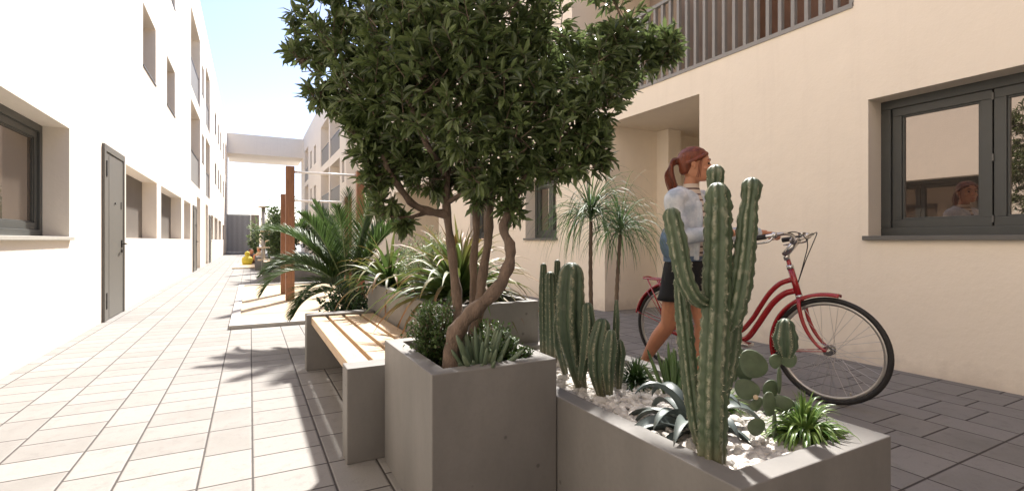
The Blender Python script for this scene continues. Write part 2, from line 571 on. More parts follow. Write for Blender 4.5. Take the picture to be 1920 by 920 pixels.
# ------------------------------------------------------------ facades
def facade(m, X, s, y0, y1, z0, z1, holes, close=True):
    """front plane at X (outward normal s along X) with rectangular holes (ya, yb, za, zb, depth[, closed])"""
    ys = sorted({y0, y1, *[h[0] for h in holes], *[h[1] for h in holes]})
    zs = sorted({z0, z1, *[h[2] for h in holes], *[h[3] for h in holes]})
    ys = [y for y in ys if y0 <= y <= y1]; zs = [z for z in zs if z0 <= z <= z1]
    for a, b in zip(ys, ys[1:]):
        for c, d in zip(zs, zs[1:]):
            ym, zm = (a + b) / 2, (c + d) / 2
            if any(h[0] < ym < h[1] and h[2] < zm < h[3] for h in holes): continue
            m.quad((X, a, c), (X, b, c), (X, b, d), (X, a, d))
    for h in holes:
        a, b, c, d, dep = h[:5]
        Xi = X - s * dep
        m.quad((X, a, c), (Xi, a, c), (Xi, a, d), (X, a, d))
        m.quad((X, b, c), (Xi, b, c), (Xi, b, d), (X, b, d))
        m.quad((X, a, d), (Xi, a, d), (Xi, b, d), (X, b, d))
        if c > 0.01: m.quad((X, a, c), (Xi, a, c), (Xi, b, c), (X, b, c))
        if len(h) < 6 or h[5]: m.quad((Xi, a, c), (Xi, b, c), (Xi, b, d), (Xi, a, d))

def shell(m, X, s, y0, y1, z1, thick=8):
    """roof, ends and back of a block behind its facade"""
    Xb = X - s * thick
    m.quad((X, y0, z1), (Xb, y0, z1), (Xb, y1, z1), (X, y1, z1))
    m.quad((Xb, y0, 0), (Xb, y1, 0), (Xb, y1, z1), (Xb, y0, z1))
    m.quad((X, y0, 0), (Xb, y0, 0), (Xb, y0, z1), (X, y0, z1))
    m.quad((X, y1, 0), (Xb, y1, 0), (Xb, y1, z1), (X, y1, z1))

def window(root, X, s, y0, y1, z0, z1, depth, leaves=1, glass='glass', sill='sill_grey', detail=True, split=None, sill_out=.035):
    Xf = X - s * depth            # front face of the outer frame
    w = .07
    fr = MB()
    def bars(m, xa, xb, a, b, c, d, w):
        m.box(xa, xb, a, b, c, c + w); m.box(xa, xb, a, b, d - w, d)
        m.box(xa, xb, a, a + w, c + w, d - w); m.box(xa, xb, b - w, b, c + w, d - w)
    xa, xb = Xf, Xf - s * .07
    bars(fr, xa, xb, y0, y1, z0, z1, w)
    f = fr.build('window', 'frame', root, bevel=.004 if detail else 0)
    sp = split or [y0 + w + (y1 - y0 - 2 * w) * i / leaves for i in range(leaves + 1)]
    if detail:
        sa = MB()
        for a, b in zip(sp, sp[1:]):
            g_ = .0045 if leaves > 1 else 0
            bars(sa, Xf - s * .018, Xf - s * .06, a + g_, b - g_, z0 + w, z1 - w, .065)
            bars(sa, Xf - s * .03, Xf - s * .06, a + g_ + .065, b - g_ - .065, z0 + w + .065, z1 - w - .065, .014)
        sa.build('sash', 'frame', f, bevel=.003)
        if leaves > 1:
            for a in sp[1:-1]:
                ga = MB(); ga.box(Xf - s * .05, Xf - s * .062, a - .02, a + .02, z0 + w, z1 - w)
                ga.build('gasket', 'gasket', f)
                for zz in (z0 + w + .05, (z0 + z1) / 2, z1 - w - .05):
                    hg = MB(); hg.box(Xf - s * .008, Xf - s * .03, a - .005, a + .005, zz - .025, zz + .025)
                    hg.build('hinge', 'sill_grey', f)
    for a, b in zip(sp, sp[1:]):
        pn = MB()
        i = .06 if detail else 0
        pn.box(Xf - s * .045, Xf - s * .05, a + i, b - i, z0 + w + i, z1 - w - i)
        pn.build('pane', glass, f)
    if sill:
        sl = MB()
        sl.box(X + s * sill_out, Xf, y0 - .03, y1 + .03, z0 - .03, z0 + .004)
        sl.build('sill', sill, f, bevel=.003 if detail else 0)
    return f

def slit(root, X, s, y0, y1, z0, z1, depth, mat='shutter', sill='sill_grey'):
    m = MB(); m.box(X - s * depth + s * .02, X - s * depth + s * .004, y0, y1, z0, z1)
    f = m.build('window', mat, root)
    if sill:
        q = MB(); q.box(X + s * .015, X - s * (depth - .021), y0 - .01, y1 + .01, z0 - .015, z0 + .008)
        q.build('sill', sill, f)
    return f

# ---- left building
LX = -1.589
LY0, LY1, LTOP = -14, 46, 9.55
lb = thing('apartment_building', 'long white rendered building with grey front doors along the left side of the lane', 'building', (LX - 1, 10, 0))
wins_l = [(3.6, 6.40, 1.03, 2.11, .29)]
ground_open = [(8.93, 11.61, 1.03, 2.10, .25), (12.13, 15.45, 1.03, 2.10, .25), (16.04, 17.7, 1.03, 2.10, .25),
               (19.69, 21.0, .0, 2.48, 1.1), (23.4, 24.7, .0, 2.46, 1.1), (26.67, 28.2, 1.03, 2.17, .25), (29.0, 31.8, 1.03, 2.17, .25),
               (32.6, 35.6, 1.03, 2.15, .25), (37.2, 39.6, 1.03, 2.0, .25)]
upper = [(10.22, 11.49), (12.92, 14.21), (21.75, 22.6), (29.3, 30.6), (32.2, 33.3), (34.5, 35.8), (38.0, 39.3), (3.5, 4.6), (0.5, 1.6)]
up_h = [(a, b, 3.94, 5.0, .22) for a, b in upper] + [(a, b, 6.5, 7.6, .22) for a, b in upper]
loggia_l = [(17.82, 20.95, 2.81, 5.32, 1.5), (17.82, 20.95, 5.72, 8.14, 1.5), (23.5, 25.8, 2.81, 5.2, 1.5), (23.5, 25.8, 5.72, 8.1, 1.5),
            (41.0, 43.2, 2.81, 5.2, 1.5), (41.0, 43.2, 5.72, 8.1, 1.5)]
m = MB()
facade(m, LX, 1, LY0, LY1, 0, LTOP, wins_l + ground_open + up_h + loggia_l)
shell(m, LX, 1, LY0, LY1, LTOP)
m.build('wall', 'stucco_white', lb)
window(lb, LX, 1, 3.6, 6.40, 1.03, 2.11, .20, 3, 'glass_left', 'sill_pale')
for h in ground_open:
    if h[2] > .5: slit(lb, LX, 1, h[0], h[1], h[2], h[3], .25, 'shutter', None)
for i, (a, b) in enumerate(upper):
    for (c, d) in ((3.94, 5.0), (6.5, 7.6)):
        slit(lb, LX, 1, a, b, c, d, .22)
for h in loggia_l:
    if h[0] > 40: continue
    q = MB(); q.box(LX - .06, LX - .085, h[0], h[1], h[2], h[2] + 1.02)
    bl_ = q.build('balustrade', 'balustrade', lb)
    q = MB(); q.box(LX - .05, LX - .095, h[0], h[1], h[2] + 1.023, h[2] + 1.06); q.build('handrail', 'door_dark', bl_)
    q = MB(); q.box(LX - 1.45, LX - 1.48, h[0] + .4, h[1] - .5, h[2] + .02, h[2] + 2.1); q.build('balcony_door', 'shutter', lb)

def door_l(y0, y1, z1):
    f = MB(); t = .085
    f.box(LX + .028, LX - .02, y0, y0 + t, 0, z1); f.box(LX + .028, LX - .02, y1 - t, y1, 0, z1)
    f.box(LX + .028, LX - .02, y0 + t, y1 - t, z1 - t, z1)
    r = f.build('door', 'door', lb, bevel=.004)
    q = MB()
    q.box(LX + .018, LX - .02, y0 + t + .008, y1 - t - .004, .008, z1 - t - .01)
    q.box(LX + .021, LX + .015, y0 + t + .16, y0 + t + .165, .02, z1 - t - .03)
    q.build('door_leaf', 'door', r, bevel=.002)
    q = MB(); q.box(LX + .012, LX - .01, y0 + t, y1 - t, z1 - t - .012, z1 - t); q.box(LX + .012, LX - .01, y0 + t, y0 + t + .01, 0, z1 - t)
    q.build('door_gap', 'gasket', r)
    for zz in (.25, z1 - .3):
        q = MB(); q.box(LX + .036, LX + .012, y0 + t - .012, y0 + t + .03, zz - .1, zz + .1); q.build('hinge', 'door_dark', r)
    q = MB(); q.box(LX + .03, LX + .012, y1 - t - .11, y1 - t - .06, .9, 1.0)
    q.tube([(LX + .03, y1 - t - .08, .95), (LX + .075, y1 - t - .08, .95), (LX + .08, y1 - t - .2, .95)], .010, 8)
    q.box(LX + .03, LX + .012, y1 - t - .11, y1 - t - .07, .83, .87)
    q.build('door_handle', 'door_dark', r)
    q = MB(); q.tube([(LX + .016, (y0 + y1) / 2, 1.48), (LX + .03, (y0 + y1) / 2, 1.48)], .014, 12)
    q.build('peephole', 'door_dark', r)
    q = MB(); q.box(LX + .024, LX + .016, y1 - t - .13, y1 - t - .10, 1.42, 1.52)
    q.build('lock_plate', 'door_dark', r)
for a, b, z in ((7.62, 8.73, 2.18), (18.29, 19.45, 2.1), (25.05, 26.3, 2.1)): door_l(a, b, z)

# ---- right building, near block
RX = 4.4
RTOP = 7.0
rb = thing('apartment_building', 'cream rendered building with slatted railing and large grey framed window on the right', 'building', (RX + 1, 8, 0))
rh = [(-.55, 2.16, 1.03, 2.13, .28), (3.85, 5.5, 0, 2.62, 2.9), (2.27, 6.3, 2.93, 5.4, 1.6, False),
      (6.73, 7.76, 1.03, 2.06, .29), (9.3, 10.3, 1.03, 2.06, .29), (12.4, 16.9, 0, 2.62, 2.2), (12.9, 16.9, 2.95, 5.4, 1.4),
      (18.6, 20.8, 2.95, 5.3, 1.2)]
m = MB()
facade(m, RX, -1, -14, 23.5, 0, RTOP, rh)
shell(m, RX, -1, -14, 23.5, RTOP, 6)
# pier inside the entrance
m.box(RX + .97, RX + 1.22, 5.26, 5.497, .003, 2.617)
m.build('wall', 'stucco', rb)
m = MB(); m.quad((RX + 1.6, 2.27, 2.93), (RX + 1.6, 4.3, 2.93), (RX + 1.6, 4.3, 5.4), (RX + 1.6, 2.27, 5.4)); m.build('wall_panelling', 'brown', rb)
m = MB(); m.quad((RX + 1.6, 4.3, 2.93), (RX + 1.6, 6.3, 2.93), (RX + 1.6, 6.3, 5.4), (RX + 1.6, 4.3, 5.4)); m.build('loggia_wall', 'taupe', rb)
m = MB(); m.box(RX + .2, RX + 1.597, 4.3, 4.36, 2.935, 5.395); m.build('loggia_divider', 'taupe', rb)
window(rb, RX, -1, -.55, 2.16, 1.03, 2.13, .19, 2, 'glass', 'sill_grey', split=[-.48, 1.47, 2.09])
window(rb, RX, -1, 6.73, 7.76, 1.03, 2.06, .20, 2, 'glass', 'sill_grey')
window(rb, RX, -1, 9.3, 10.3, 1.03, 2.06, .20, 2, 'glass', 'sill_grey')
def railing(y0, y1, z0, z1, X=RX, sp=.125):
    q = MB()
    q.box(X - .012, X + .03, y0, y1, z0 - .012, z0 + .028)
    q.box(X - .016, X + .034, y0, y1, z1 - .04, z1)
    n = int((y1 - y0) / sp)
    for i in range(n + 1):
        y = y0 + .01 + (y1 - y0 - .02) * i / n
        q.box(X - .005, X + .04, y - .017, y + .017, z0 + .029, z1 - .041)
    return q.build('railing', 'railing', rb)
railing(2.275, 6.295, 2.93, 3.88)
railing(12.905, 16.895, 2.95, 3.9)
railing(18.605, 20.795, 2.95, 3.9)

# ---- right building, far block
FX = 3.88
fb = thing('apartment_building', 'far white three storey block with paired loggias on the right, joined to the bridge', 'building', (FX + 1, 34, 0))
lg = [(25.3, 28.7, 5.5, 7.9), (29.1, 32.6, 5.5, 7.95), (25.3, 28.7, 2.7, 5.05), (29.1, 32.6, 2.65, 5.1), (40.1, 42.9, 5.6, 8.1), (40.1, 42.9, 2.7, 5.25),
      (25.3, 28.7, 0, 2.3), (29.1, 32.6, 0, 2.3), (40.1, 42.9, 0, 2.3)]
fw = [(24.0, 24.6, 3.75, 4.75), (35.2, 36.4, 6.2, 7.4), (35.2, 36.4, 3.5, 4.7), (37.7, 38.7, 6.2, 7.4), (37.7, 38.7, 3.5, 4.7), (24.0, 24.6, 6.5, 7.5)]
m = MB()
facade(m, FX, -1, 23.5, 46, 0, 9.45, [(a, b, c, d, 1.5) for a, b, c, d in lg] + [(a, b, c, d, .22) for a, b, c, d in fw])
shell(m, FX, -1, 23.5, 46, 9.45, 7)
m.build('wall', 'stucco_white', fb)
for a, b, c, d in lg:
    if c < 1: continue
    q = MB(); q.box(FX + .06, FX + .085, a, b, c, c + 1.0); bb = q.build('balustrade', 'balustrade', fb)
    q = MB(); q.box(FX + .05, FX + .095, a, b, c + 1.003, c + 1.05); q.build('handrail', 'door_dark', bb)
for a, b, c, d in fw: slit(fb, FX, -1, a, b, c, d, .22)

# ---- bridge between the blocks
bz = MB(); bz.box(LX + .003, FX - .003, 44, 49, 7.75, 9.3)
tag(bz.build('footbridge', 'stucco_white'), 'plain white enclosed bridge spanning high across the lane between the two buildings', 'bridge')

# ---- unseen overhead block and end wall added behind the camera to hold back light
pz = thing('light_blocker', 'unseen block with end wall, added behind the viewpoint to limit light from there', 'building', (1.4, -5, 0))
q = MB(); q.box(LX + .003, RX - .003, -9, -2.6, 2.9, 6.0); q.box(LX + .003, RX - .003, -9.3, -9.003, 0, 6.0)
q.build('wall', 'taupe', pz)

# ---- gate and wall end
gt = thing('gate', 'tall gate of vertical grey and white slats closing the far end of the lane', 'gate', (-.8, 42.9, 0))
q = MB()
q.box(-1.585, .04, 42.93, 42.97, 0.02, .10); q.box(-1.585, .04, 42.93, 42.97, 2.88, 2.95)
q.build('gate_frame', 'frame', gt)
q = MB()
x = -1.56
while x < .0:
    q.box(x, x + .045, 42.86, 42.92, .03, 2.93); x += .082
q.build('slat_panel', 'gate_light', gt)
q = MB(); q.box(-1.58, .03, 42.975, 42.98, .11, 2.87); q.build('backing', 'shutter', gt)
we = thing('boundary_wall', 'short beige wall section right of the slatted gate', 'wall', (.3, 43, 0))
q = MB(); q.box(.06, .62, 42.8, 43.1, 1.85, 2.95); q.build('wall_top', 'taupe', we)
q = MB(); q.box(.06, .62, 42.84, 43.1, 0, 1.847); q.build('wall_panel', 'frame', we)

# ------------------------------------------------------------ planters
def planter(x0, x1, y0, y1, z1, t, soil, label, floor=0.0):
    r = thing('planter', label, 'planter', ((x0 + x1) / 2, (y0 + y1) / 2, 0), group='concrete planters')
    bm = bmesh.new()
    def rect(a, b, c, d, z): return [bm.verts.new(p) for p in ((a, c, z), (b, c, z), (b, d, z), (a, d, z))]
    ob, ot = rect(x0, x1, y0, y1, 0), rect(x0, x1, y0, y1, z1)
    it, ib = rect(x0 + t, x1 - t, y0 + t, y1 - t, z1), rect(x0 + t, x1 - t, y0 + t, y1 - t, soil - .05)
    for i in range(4):
        j = (i + 1) % 4
        bm.faces.new((ob[i], ob[j], ot[j], ot[i])); bm.faces.new((ot[i], ot[j], it[j], it[i])); bm.faces.new((it[i], it[j], ib[j], ib[i]))
    bm.faces.new(ib)
    bm.normal_update()
    me = bpy.data.meshes.new('box'); 
    bmesh.ops.translate(bm, verts=bm.verts, vec=-r.location)
    bm.to_mesh(me); bm.free()
    me.materials.append(M['concrete'])
    o = bpy.data.objects.new('box', me); C.objects.link(o); o.parent = r
    mo = o.modifiers.new('bevel', 'BEVEL'); mo.width = .004; mo.segments = 2; mo.limit_method = 'ANGLE'
    s = MB(); nx, ny = 14, 20
    vs = [(x0 + t + .001 + (x1 - x0 - 2 * t - .002) * i / nx, y0 + t + .001 + (y1 - y0 - 2 * t - .002) * j / ny, soil + rnd.uniform(-.01, .008)) for j in range(ny + 1) for i in range(nx + 1)]
    fs = [(j * (nx + 1) + i, j * (nx + 1) + i + 1, (j + 1) * (nx + 1) + i + 1, (j + 1) * (nx + 1) + i) for j in range(ny) for i in range(nx)]
    s.add(vs, fs); s.build('soil', 'soil', r)
    return r
P1 = planter(.54, 1.04, 1.59, 2.25, .547, .065, .49, 'tall square concrete planter holding the multi-stemmed tree')
P2 = planter(1.044, 1.74, .79, 2.50, .40, .075, .335, 'low concrete planter filled with white pebbles and cacti')
P3 = planter(.90, 1.52, 2.52, 4.35, .64, .05, .58, 'long raised concrete planter behind the slatted bench')
P4 = planter(.48, 2.3, 13.3, 15.0, .56, .08, .5, 'distant concrete planter beyond the sandpit')

# ------------------------------------------------------------ benches
def bench(x0, x1, y0, y1, h, label, slats=True):
    r = thing('bench', label, 'bench', ((x0 + x1) / 2, (y0 + y1) / 2, 0), group='concrete and timber benches')
    for a, b in ((y0, y0 + .12), (y1 - .12, y1)):
        q = MB(); q.box(x0, x1, a, b, 0, h); q.build('end_slab', 'concrete', r, bevel=.005)
    n = 4; w = .100; gap = (x1 - x0 - .035 - .01 - n * w) / (n - 1)
    for i in range(n):
        a = x0 + .035 + i * (w + gap)
        q = MB(); q.box(a, a + w, y0 + .122, y1 - .122, h - .075, h - .018); q.build('slat', 'bench_wood', r, bevel=.004)
    return r
bench(.38, .895, 2.28, 4.18, .428, 'slatted pine bench with concrete ends beside the tree planter')
b2 = bench(-.02, .46, 13.9, 15.6, .45, 'small distant bench against the far planter')
b2.location.x += .31
b3 = bench(-.02, .36, 18.3, 20.0, .45, 'farthest bench, near the child in yellow')
b3.location.x += .17

# ------------------------------------------------------------ sandpit
r = thing('sandpit_kerb', 'pale concrete kerb framing the large square sandpit', 'kerb', (1, 9.3, 0))
q = MB()
sx0, sx1, sy0, sy1, t = -.21, 2.6, 6.34, 12.1, .10
q.box(sx0, sx1, sy0, sy0 + .12, 0, .045); q.box(sx0, sx1, sy1 - .12, sy1, 0, .045)
q.box(sx0, sx0 + t, sy0 + .12, sy1 - .12, 0, .045); q.box(sx1 - t, sx1, sy0 + .12, sy1 - .12, 0, .045)
q.build('kerb', 'kerb', r, bevel=.005)
q = MB(); nx, ny = 30, 60
vs = [(sx0 + t + (sx1 - sx0 - 2 * t) * i / nx, sy0 + .12 + (sy1 - sy0 - .24) * j / ny, .018 + .010 * noise.noise(Vector((i * .3, j * .3, 0)))) for j in range(ny + 1) for i in range(nx + 1)]
q.add(vs, [(j * (nx + 1) + i, j * (nx + 1) + i + 1, (j + 1) * (nx + 1) + i + 1, (j + 1) * (nx + 1) + i) for j in range(ny) for i in range(nx)])
o = struct(q.build('sand', 'sand', smooth=True))
q = MB(); q.box(-.55, .16, 19.6, 23.6, 0, .04)
tag(q.build('play_mat', 'sand'), 'small pale sand play area under the crouching children', 'play area')

def bar_frame(y, z, xa, xb, zb, w, label):
    r = thing('pull_up_frame', label, 'exercise frame', ((xa + xb) / 2, y, 0), group='timber exercise frames in the sandpit')
    for x in (xa, xb):
        q = MB(); q.box(x - w / 2, x + w / 2, y - w / 2, y + w / 2, 0.0, z); q.build('post', 'post_wood', r, bevel=.006)
    q = MB(); q.tube([(xa + w / 2 - .02, y, zb), (xb - w / 2 + .02, y, zb)], .019, 10); q.build('bar', 'white_bar', r, smooth=True)
    return r
bar_frame(8.8, 2.2, .575, 1.69, 2.115, .13, 'taller reddish timber exercise frame with white bar, nearer the camera')
r2 = bar_frame(9.95, 1.84, .555, 1.68, 1.73, .12, 'shorter reddish timber exercise frame behind the taller one')
for x in (.66, 1.57):
    q = MB(); q.tube([(x, 9.95, 1.76), (x, 9.95, 1.60)], .03, 8); q.build('strap', 'white_bar', r2)

q = MB(); q.box(.62, 1.75, 4.45, 6.1, .0, .05)
struct(q.build('soil_bed', 'soil'))

# climbing pole
r = thing('climbing_pole', 'grey climbing pole with round wooden steps in the distance', 'climbing pole', (.36, 17.0, 0))
q = MB(); q.tube([(.36, 17.0, 0), (.36, 17.0, 2.0)], .055, 12); q.build('pole', 'steel_pole', r, smooth=True)
for i, (z, rr) in enumerate(((2.0, .14), (1.25, .16), (.75, .18), (.38, .22))):
    q = MB(); q.tube([(.36 + .06 * (i % 2), 17.0 - .05 * i, z), (.36 + .06 * (i % 2), 17.0 - .05 * i, z + .035)], rr, 16); q.build('step', 'light_wood', r)
for z in (1.15, .95):
    q = MB(); q.tube([(.36, 17.0, z), (.85, 16.8, z + .12)], .02, 8); q.build('rung', 'light_wood', r)


# ------------------------------------------------------------ plant helpers
UP = Vector((0, 0, 1))
def rdir(r, lo=-1, hi=1):
    while True:
        v = Vector((r.uniform(-1, 1), r.uniform(-1, 1), r.uniform(lo, hi)))
        if .05 < v.length < 1: return v.normalized()

def blade(m, base, d, L, w, arch, r, n=6, fold=.3, prof=None, wob=0, thick=0, taper=1.0):
    """arching blade: starts along d, bends down by arch"""
    d = d.normalized()
    side = d.cross(UP)
    side = side.normalized() if side.length > .05 else Vector((1, 0, 0))
    rot = Matrix.Rotation(r.uniform(-.5, .5), 3, d)
    side = rot @ side
    pts = [base.copy()]; p = base.copy(); dd = d.copy()
    for i in range(n):
        dd = (dd + Vector((0, 0, -arch * (i + 1) / n)) + Vector((r.uniform(-wob, wob), r.uniform(-wob, wob), r.uniform(-wob, wob)))).normalized()
        p = p + dd * (L / n); pts.append(p.copy())
    ws = []
    for i in range(n + 1):
        t = i / n
        ws.append(w * (prof(t) if prof else (min(1, .45 + t * 3) * (1 - t ** 2.2) + .02)) * .5)
    m.strip(pts, ws, side, fold, r.random(), r.random(), thick)
    return pts

def small_leaf(m, p, d, L, w, r, curl=.2):
    side = d.cross(UP)
    if side.length < .05: side = Vector((1, 0, 0))
    side = Matrix.Rotation(r.uniform(-1.2, 1.2), 3, d) @ side.normalized()
    nn = d.cross(side).normalized()
    if nn.z < 0: nn = -nn
    tint = r.random(); b = r.random()
    a = p; q1 = p + d * L * .3 + nn * L * curl * .15; q2 = p + d * L * .65 + nn * L * curl * .1; e = p + d * L - nn * L * curl * .3
    f = nn * w * .22
    vs = [a, q1 - side * w * .42 + f, q1, q1 + side * w * .42 + f, q2 - side * w * .5 + f, q2, q2 + side * w * .5 + f, e]
    m.add(vs, [(0, 2, 1), (0, 3, 2), (1, 2, 5, 4), (2, 3, 6, 5), (4, 5, 7), (5, 6, 7)],
          [(tint, .0, b), (tint, .3, b), (tint, .3, b), (tint, .3, b), (tint, .65, b), (tint, .65, b), (tint, .65, b), (tint, 1, b)])

# ------------------------------------------------------------ the tree
tr = thing('tree', 'multi-stemmed tree with a dense dark crown growing from the square concrete planter', 'tree', (.8, 1.92, .5))
r = random.Random(11)
limbs = []
def limb(pts, rads, n=10, seg=5):
    P = [at(*p) for p in pts]
    path = curve(P, seg); rr = interp(rads, seg)
    path = [p + Vector((r.uniform(-1, 1), r.uniform(-1, 1), 0)) * rr[i] * .12 for i, p in enumerate(path)]
    rr = [x * (1 + .12 * math.sin(i * 1.3) + r.uniform(-.05, .05)) for i, x in enumerate(rr)]
    limbs.append((path, rr, n))
    return path
limb([(846, 690, 1.98), (858, 645, 2.02), (857, 560, 2.12), (848, 480, 2.15), (838, 400, 2.15), (838, 330, 2.15), (846, 240, 2.15), (870, 150, 2.15)], [0.0280, 0.0252, 0.0217, 0.0196, 0.0182, 0.0154, 0.0119, 0.0070])
limb([(880, 690, 2.1), (890, 600, 2.2), (888, 500, 2.25), (893, 420, 2.25), (888, 340, 2.25), (900, 250, 2.3), (930, 150, 2.35)], [0.0264, 0.0224, 0.0178, 0.0158, 0.0145, 0.0112, 0.0066])
limb([(870, 690, 2.05), (893, 600, 2.12), (903, 530, 2.15), (916, 440, 2.15), (922, 370, 2.15), (950, 280, 2.2), (1000, 200, 2.25)], [0.0277, 0.0238, 0.0205, 0.0185, 0.0158, 0.0119, 0.0066])
limb([(845, 700, 1.88), (852, 632, 1.90), (882, 588, 1.88), (922, 553, 1.88), (950, 508, 1.9), (957, 465, 1.92), (943, 428, 1.95), (955, 395, 1.98), (975, 350, 2.0), (1010, 280, 2.02), (1060, 220, 2.05)], [0.0350, 0.0327, 0.0281, 0.0258, 0.0236, 0.0205, 0.0175, 0.0167, 0.0144, 0.0106, 0.0068], 12)
limb([(840, 402, 2.15), (808, 397, 2.12), (775, 383, 2.1), (748, 350, 2.08), (722, 305, 2.05), (712, 250, 2.05), (690, 190, 2.0)], [.020, .018, .016, .014, .012, .009, .006])
limb([(752, 356, 2.08), (736, 320, 2.12), (727, 280, 2.15), (740, 230, 2.2)], [.012, .010, .008, .006])
limb([(800, 398, 2.12), (765, 408, 2.05), (730, 405, 2.0), (700, 395, 1.98)], [.010, .007, .005, .003])
limb([(838, 380, 2.15), (868, 362, 2.1), (885, 355, 2.05), (905, 330, 2.0)], [.012, .010, .008, .005])
limb([(838, 330, 2.15), (800, 270, 2.0), (760, 180, 1.9), (700, 100, 1.85)], [.017, .013, .009, .006])
limb([(925, 360, 2.15), (1000, 300, 2.1), (1080, 240, 2.05), (1150, 150, 2.1), (1210, 100, 2.1)], [.015, .013, .010, .007, .004])
limb([(712, 260, 2.05), (650, 190, 2.05), (590, 140, 2.1), (550, 100, 2.1)], [.008, .006, .004, .003])
limb([(846, 240, 2.15), (800, 120, 2.3), (760, 0, 2.4)], [.014, .009, .005])
limb([(930, 150, 2.35), (980, 40, 2.4), (1000, -60, 2.4)], [.011, .008, .005])
for path, rr, n in limbs: pass
tk = MB()
for path, rr, n in limbs[:4]: tk.tube(path, rr, n)
tk.build('trunk', 'bark', tr, smooth=True)
for path, rr, n in limbs[4:]:
    q = MB(); q.tube(path, rr, 7); q.build('limb', 'bark', tr, smooth=True)
tips = [p for path, rr, n in limbs for p in path[len(path) // 2:]]
# crown clumps: measured centre, radius in px, depth, twig count factor
clumps = [(600, 50, 62, 2.1), (572, 108, 42, 2.1), (600, 175, 30, 2.05), (650, 95, 75, 2.0), (690, 20, 90, 2.15), (640, 180, 45, 2.15),
          (700, 160, 80, 1.95), (690, 240, 48, 2.05), (760, 80, 105, 1.9), (770, 210, 90, 2.0), (820, 20, 110, 2.1), (840, 130, 105, 1.85),
          (860, 240, 85, 1.9), (760, 290, 50, 2.1), (730, 320, 34, 2.1), (900, 50, 110, 1.9), (940, 150, 100, 1.95), (960, 250, 75, 1.9), (900, 310, 58, 1.95),
          (1000, 70, 95, 2.1), (1030, 170, 85, 1.9), (1060, 250, 70, 1.95), (1090, 310, 42, 1.95), (1000, 315, 52, 2.0), (1110, 140, 70, 2.0), (1140, 95, 60, 2.05),
          (1180, 120, 55, 2.1), (1225, 90, 48, 2.1), (1262, 90, 30, 2.1), (1170, 50, 45, 2.15), (1120, 200, 50, 2.0), (1100, 265, 45, 1.95), (1130, 300, 22, 1.95),
          (800, 335, 44, 2.1), (850, 315, 50, 2.2), (690, 295, 30, 2.05), (665, 215, 36, 2.05),  (720, 380, 28, 2.0), (760, 420, 20, 2.05), (700, 340, 24, 2.05), (840, 350, 28, 2.2), (940, 350, 36, 2.0), (958, 395, 24, 2.0), (900, 370, 24, 2.05), (1045, 320, 30, 1.98),
          (640, -60, 90, 2.1), (760, -110, 130, 2.1), (880, -130, 140, 2.0), (1010, -90, 110, 2.1), (1140, -20, 42, 2.15), (850, -60, 120, 2.5), (900, 100, 120, 2.55), (760, 150, 110, 2.5), (1030, 120, 90, 2.5), (820, 260, 80, 2.45), (980, 260, 70, 2.45), (1150, 150, 50, 2.4)]
cw = MB(); tw = MB()
for (px, py, rp, d) in clumps:
    c = at(px, py, d); rad = rp * d / 924
    cnt = int(9 + 1420 * rad ** 1.9)
    near = min(tips, key=lambda t: (t - c).length)
    if rad > .05:
        mid = (near + c) / 2 + rdir(r) * .03
        tw.tube(curve([near, mid, c], 3), interp([.006, .005, .003], 3), 5)
    for _ in range(cnt):
        dd = rdir(r)
        k = r.random() ** .45
        p = c + Vector((dd.x, dd.y, dd.z * .9)) * rad * k
        ax = (dd * .8 + Vector((0, 0, .35)) + rdir(r) * .7).normalized()
        if k > .6: tw.tube([p - ax * .07 - dd * .02, p - ax * .02, p + ax * .015], [.0022, .0016, .001], 3, caps=False)
        nl = r.randint(8, 12)
        for j in range(nl):
            az = j * 2.4 + r.uniform(-.3, .3)
            el = r.uniform(.35, 1.25)
            o1 = ax.orthogonal().normalized(); o2 = ax.cross(o1)
            ld = (ax * math.cos(el) + (o1 * math.cos(az) + o2 * math.sin(az)) * math.sin(el) + Vector((0, 0, -.12))).normalized()
            L = r.uniform(.042, .070)
            small_leaf(cw, p + ax * r.uniform(-.035, .012), ld, L, L * r.uniform(.24, .32), r, curl=r.uniform(-.1, .5))
cr = cw.build('crown', 'leaf_tree', tr)
tw.build('twigs', 'bark', cr)

# ------------------------------------------------------------ leafy shrubs
def shrub(name, label, c, rad, n, L, mat, seed, base=None, group=None, ratio=.55):
    r = random.Random(seed)
    base = Vector(base) if base else Vector((c[0], c[1], c[2] - rad[2]))
    root = thing(name, label, 'shrub', base, group=group)
    lm = MB(); st = MB()
    C_ = Vector(c)
    stems = []
    for i in range(max(8, n // 45)):
        d = rdir(r, -.5, 1)
        k = r.uniform(.6, 1.06)
        e = C_ + Vector((d.x * rad[0], d.y * rad[1], d.z * rad[2])) * k
        path = curve([base + Vector((r.uniform(-.02, .02), r.uniform(-.02, .02), 0)), base.lerp(e, .5) + Vector((0, 0, rad[2] * .15)) + rdir(r) * .02, e], 4)
        st.tube(path, interp([.0035, .0025, .001], 4), 4, caps=False)
        stems.append(path)
    per = n // len(stems)
    for path in stems:
        for k in range(per):
            t = r.random() ** .6 * (len(path) - 1.001)
            i = int(t); p = path[i].lerp(path[i + 1], t - i)
            ax = (path[i + 1] - path[i]).normalized()
            d = (rdir(r) + ax * .5 + Vector((0, 0, .3))).normalized()
            p = p + rdir(r) * r.uniform(0, .35) * min(rad)
            l = L * r.uniform(.6, 1.25)
            small_leaf(lm, p, d, l, l * ratio, r)
    lm.build('foliage', mat, root); st.build('stems', 'bark', root, smooth=True)
    return root

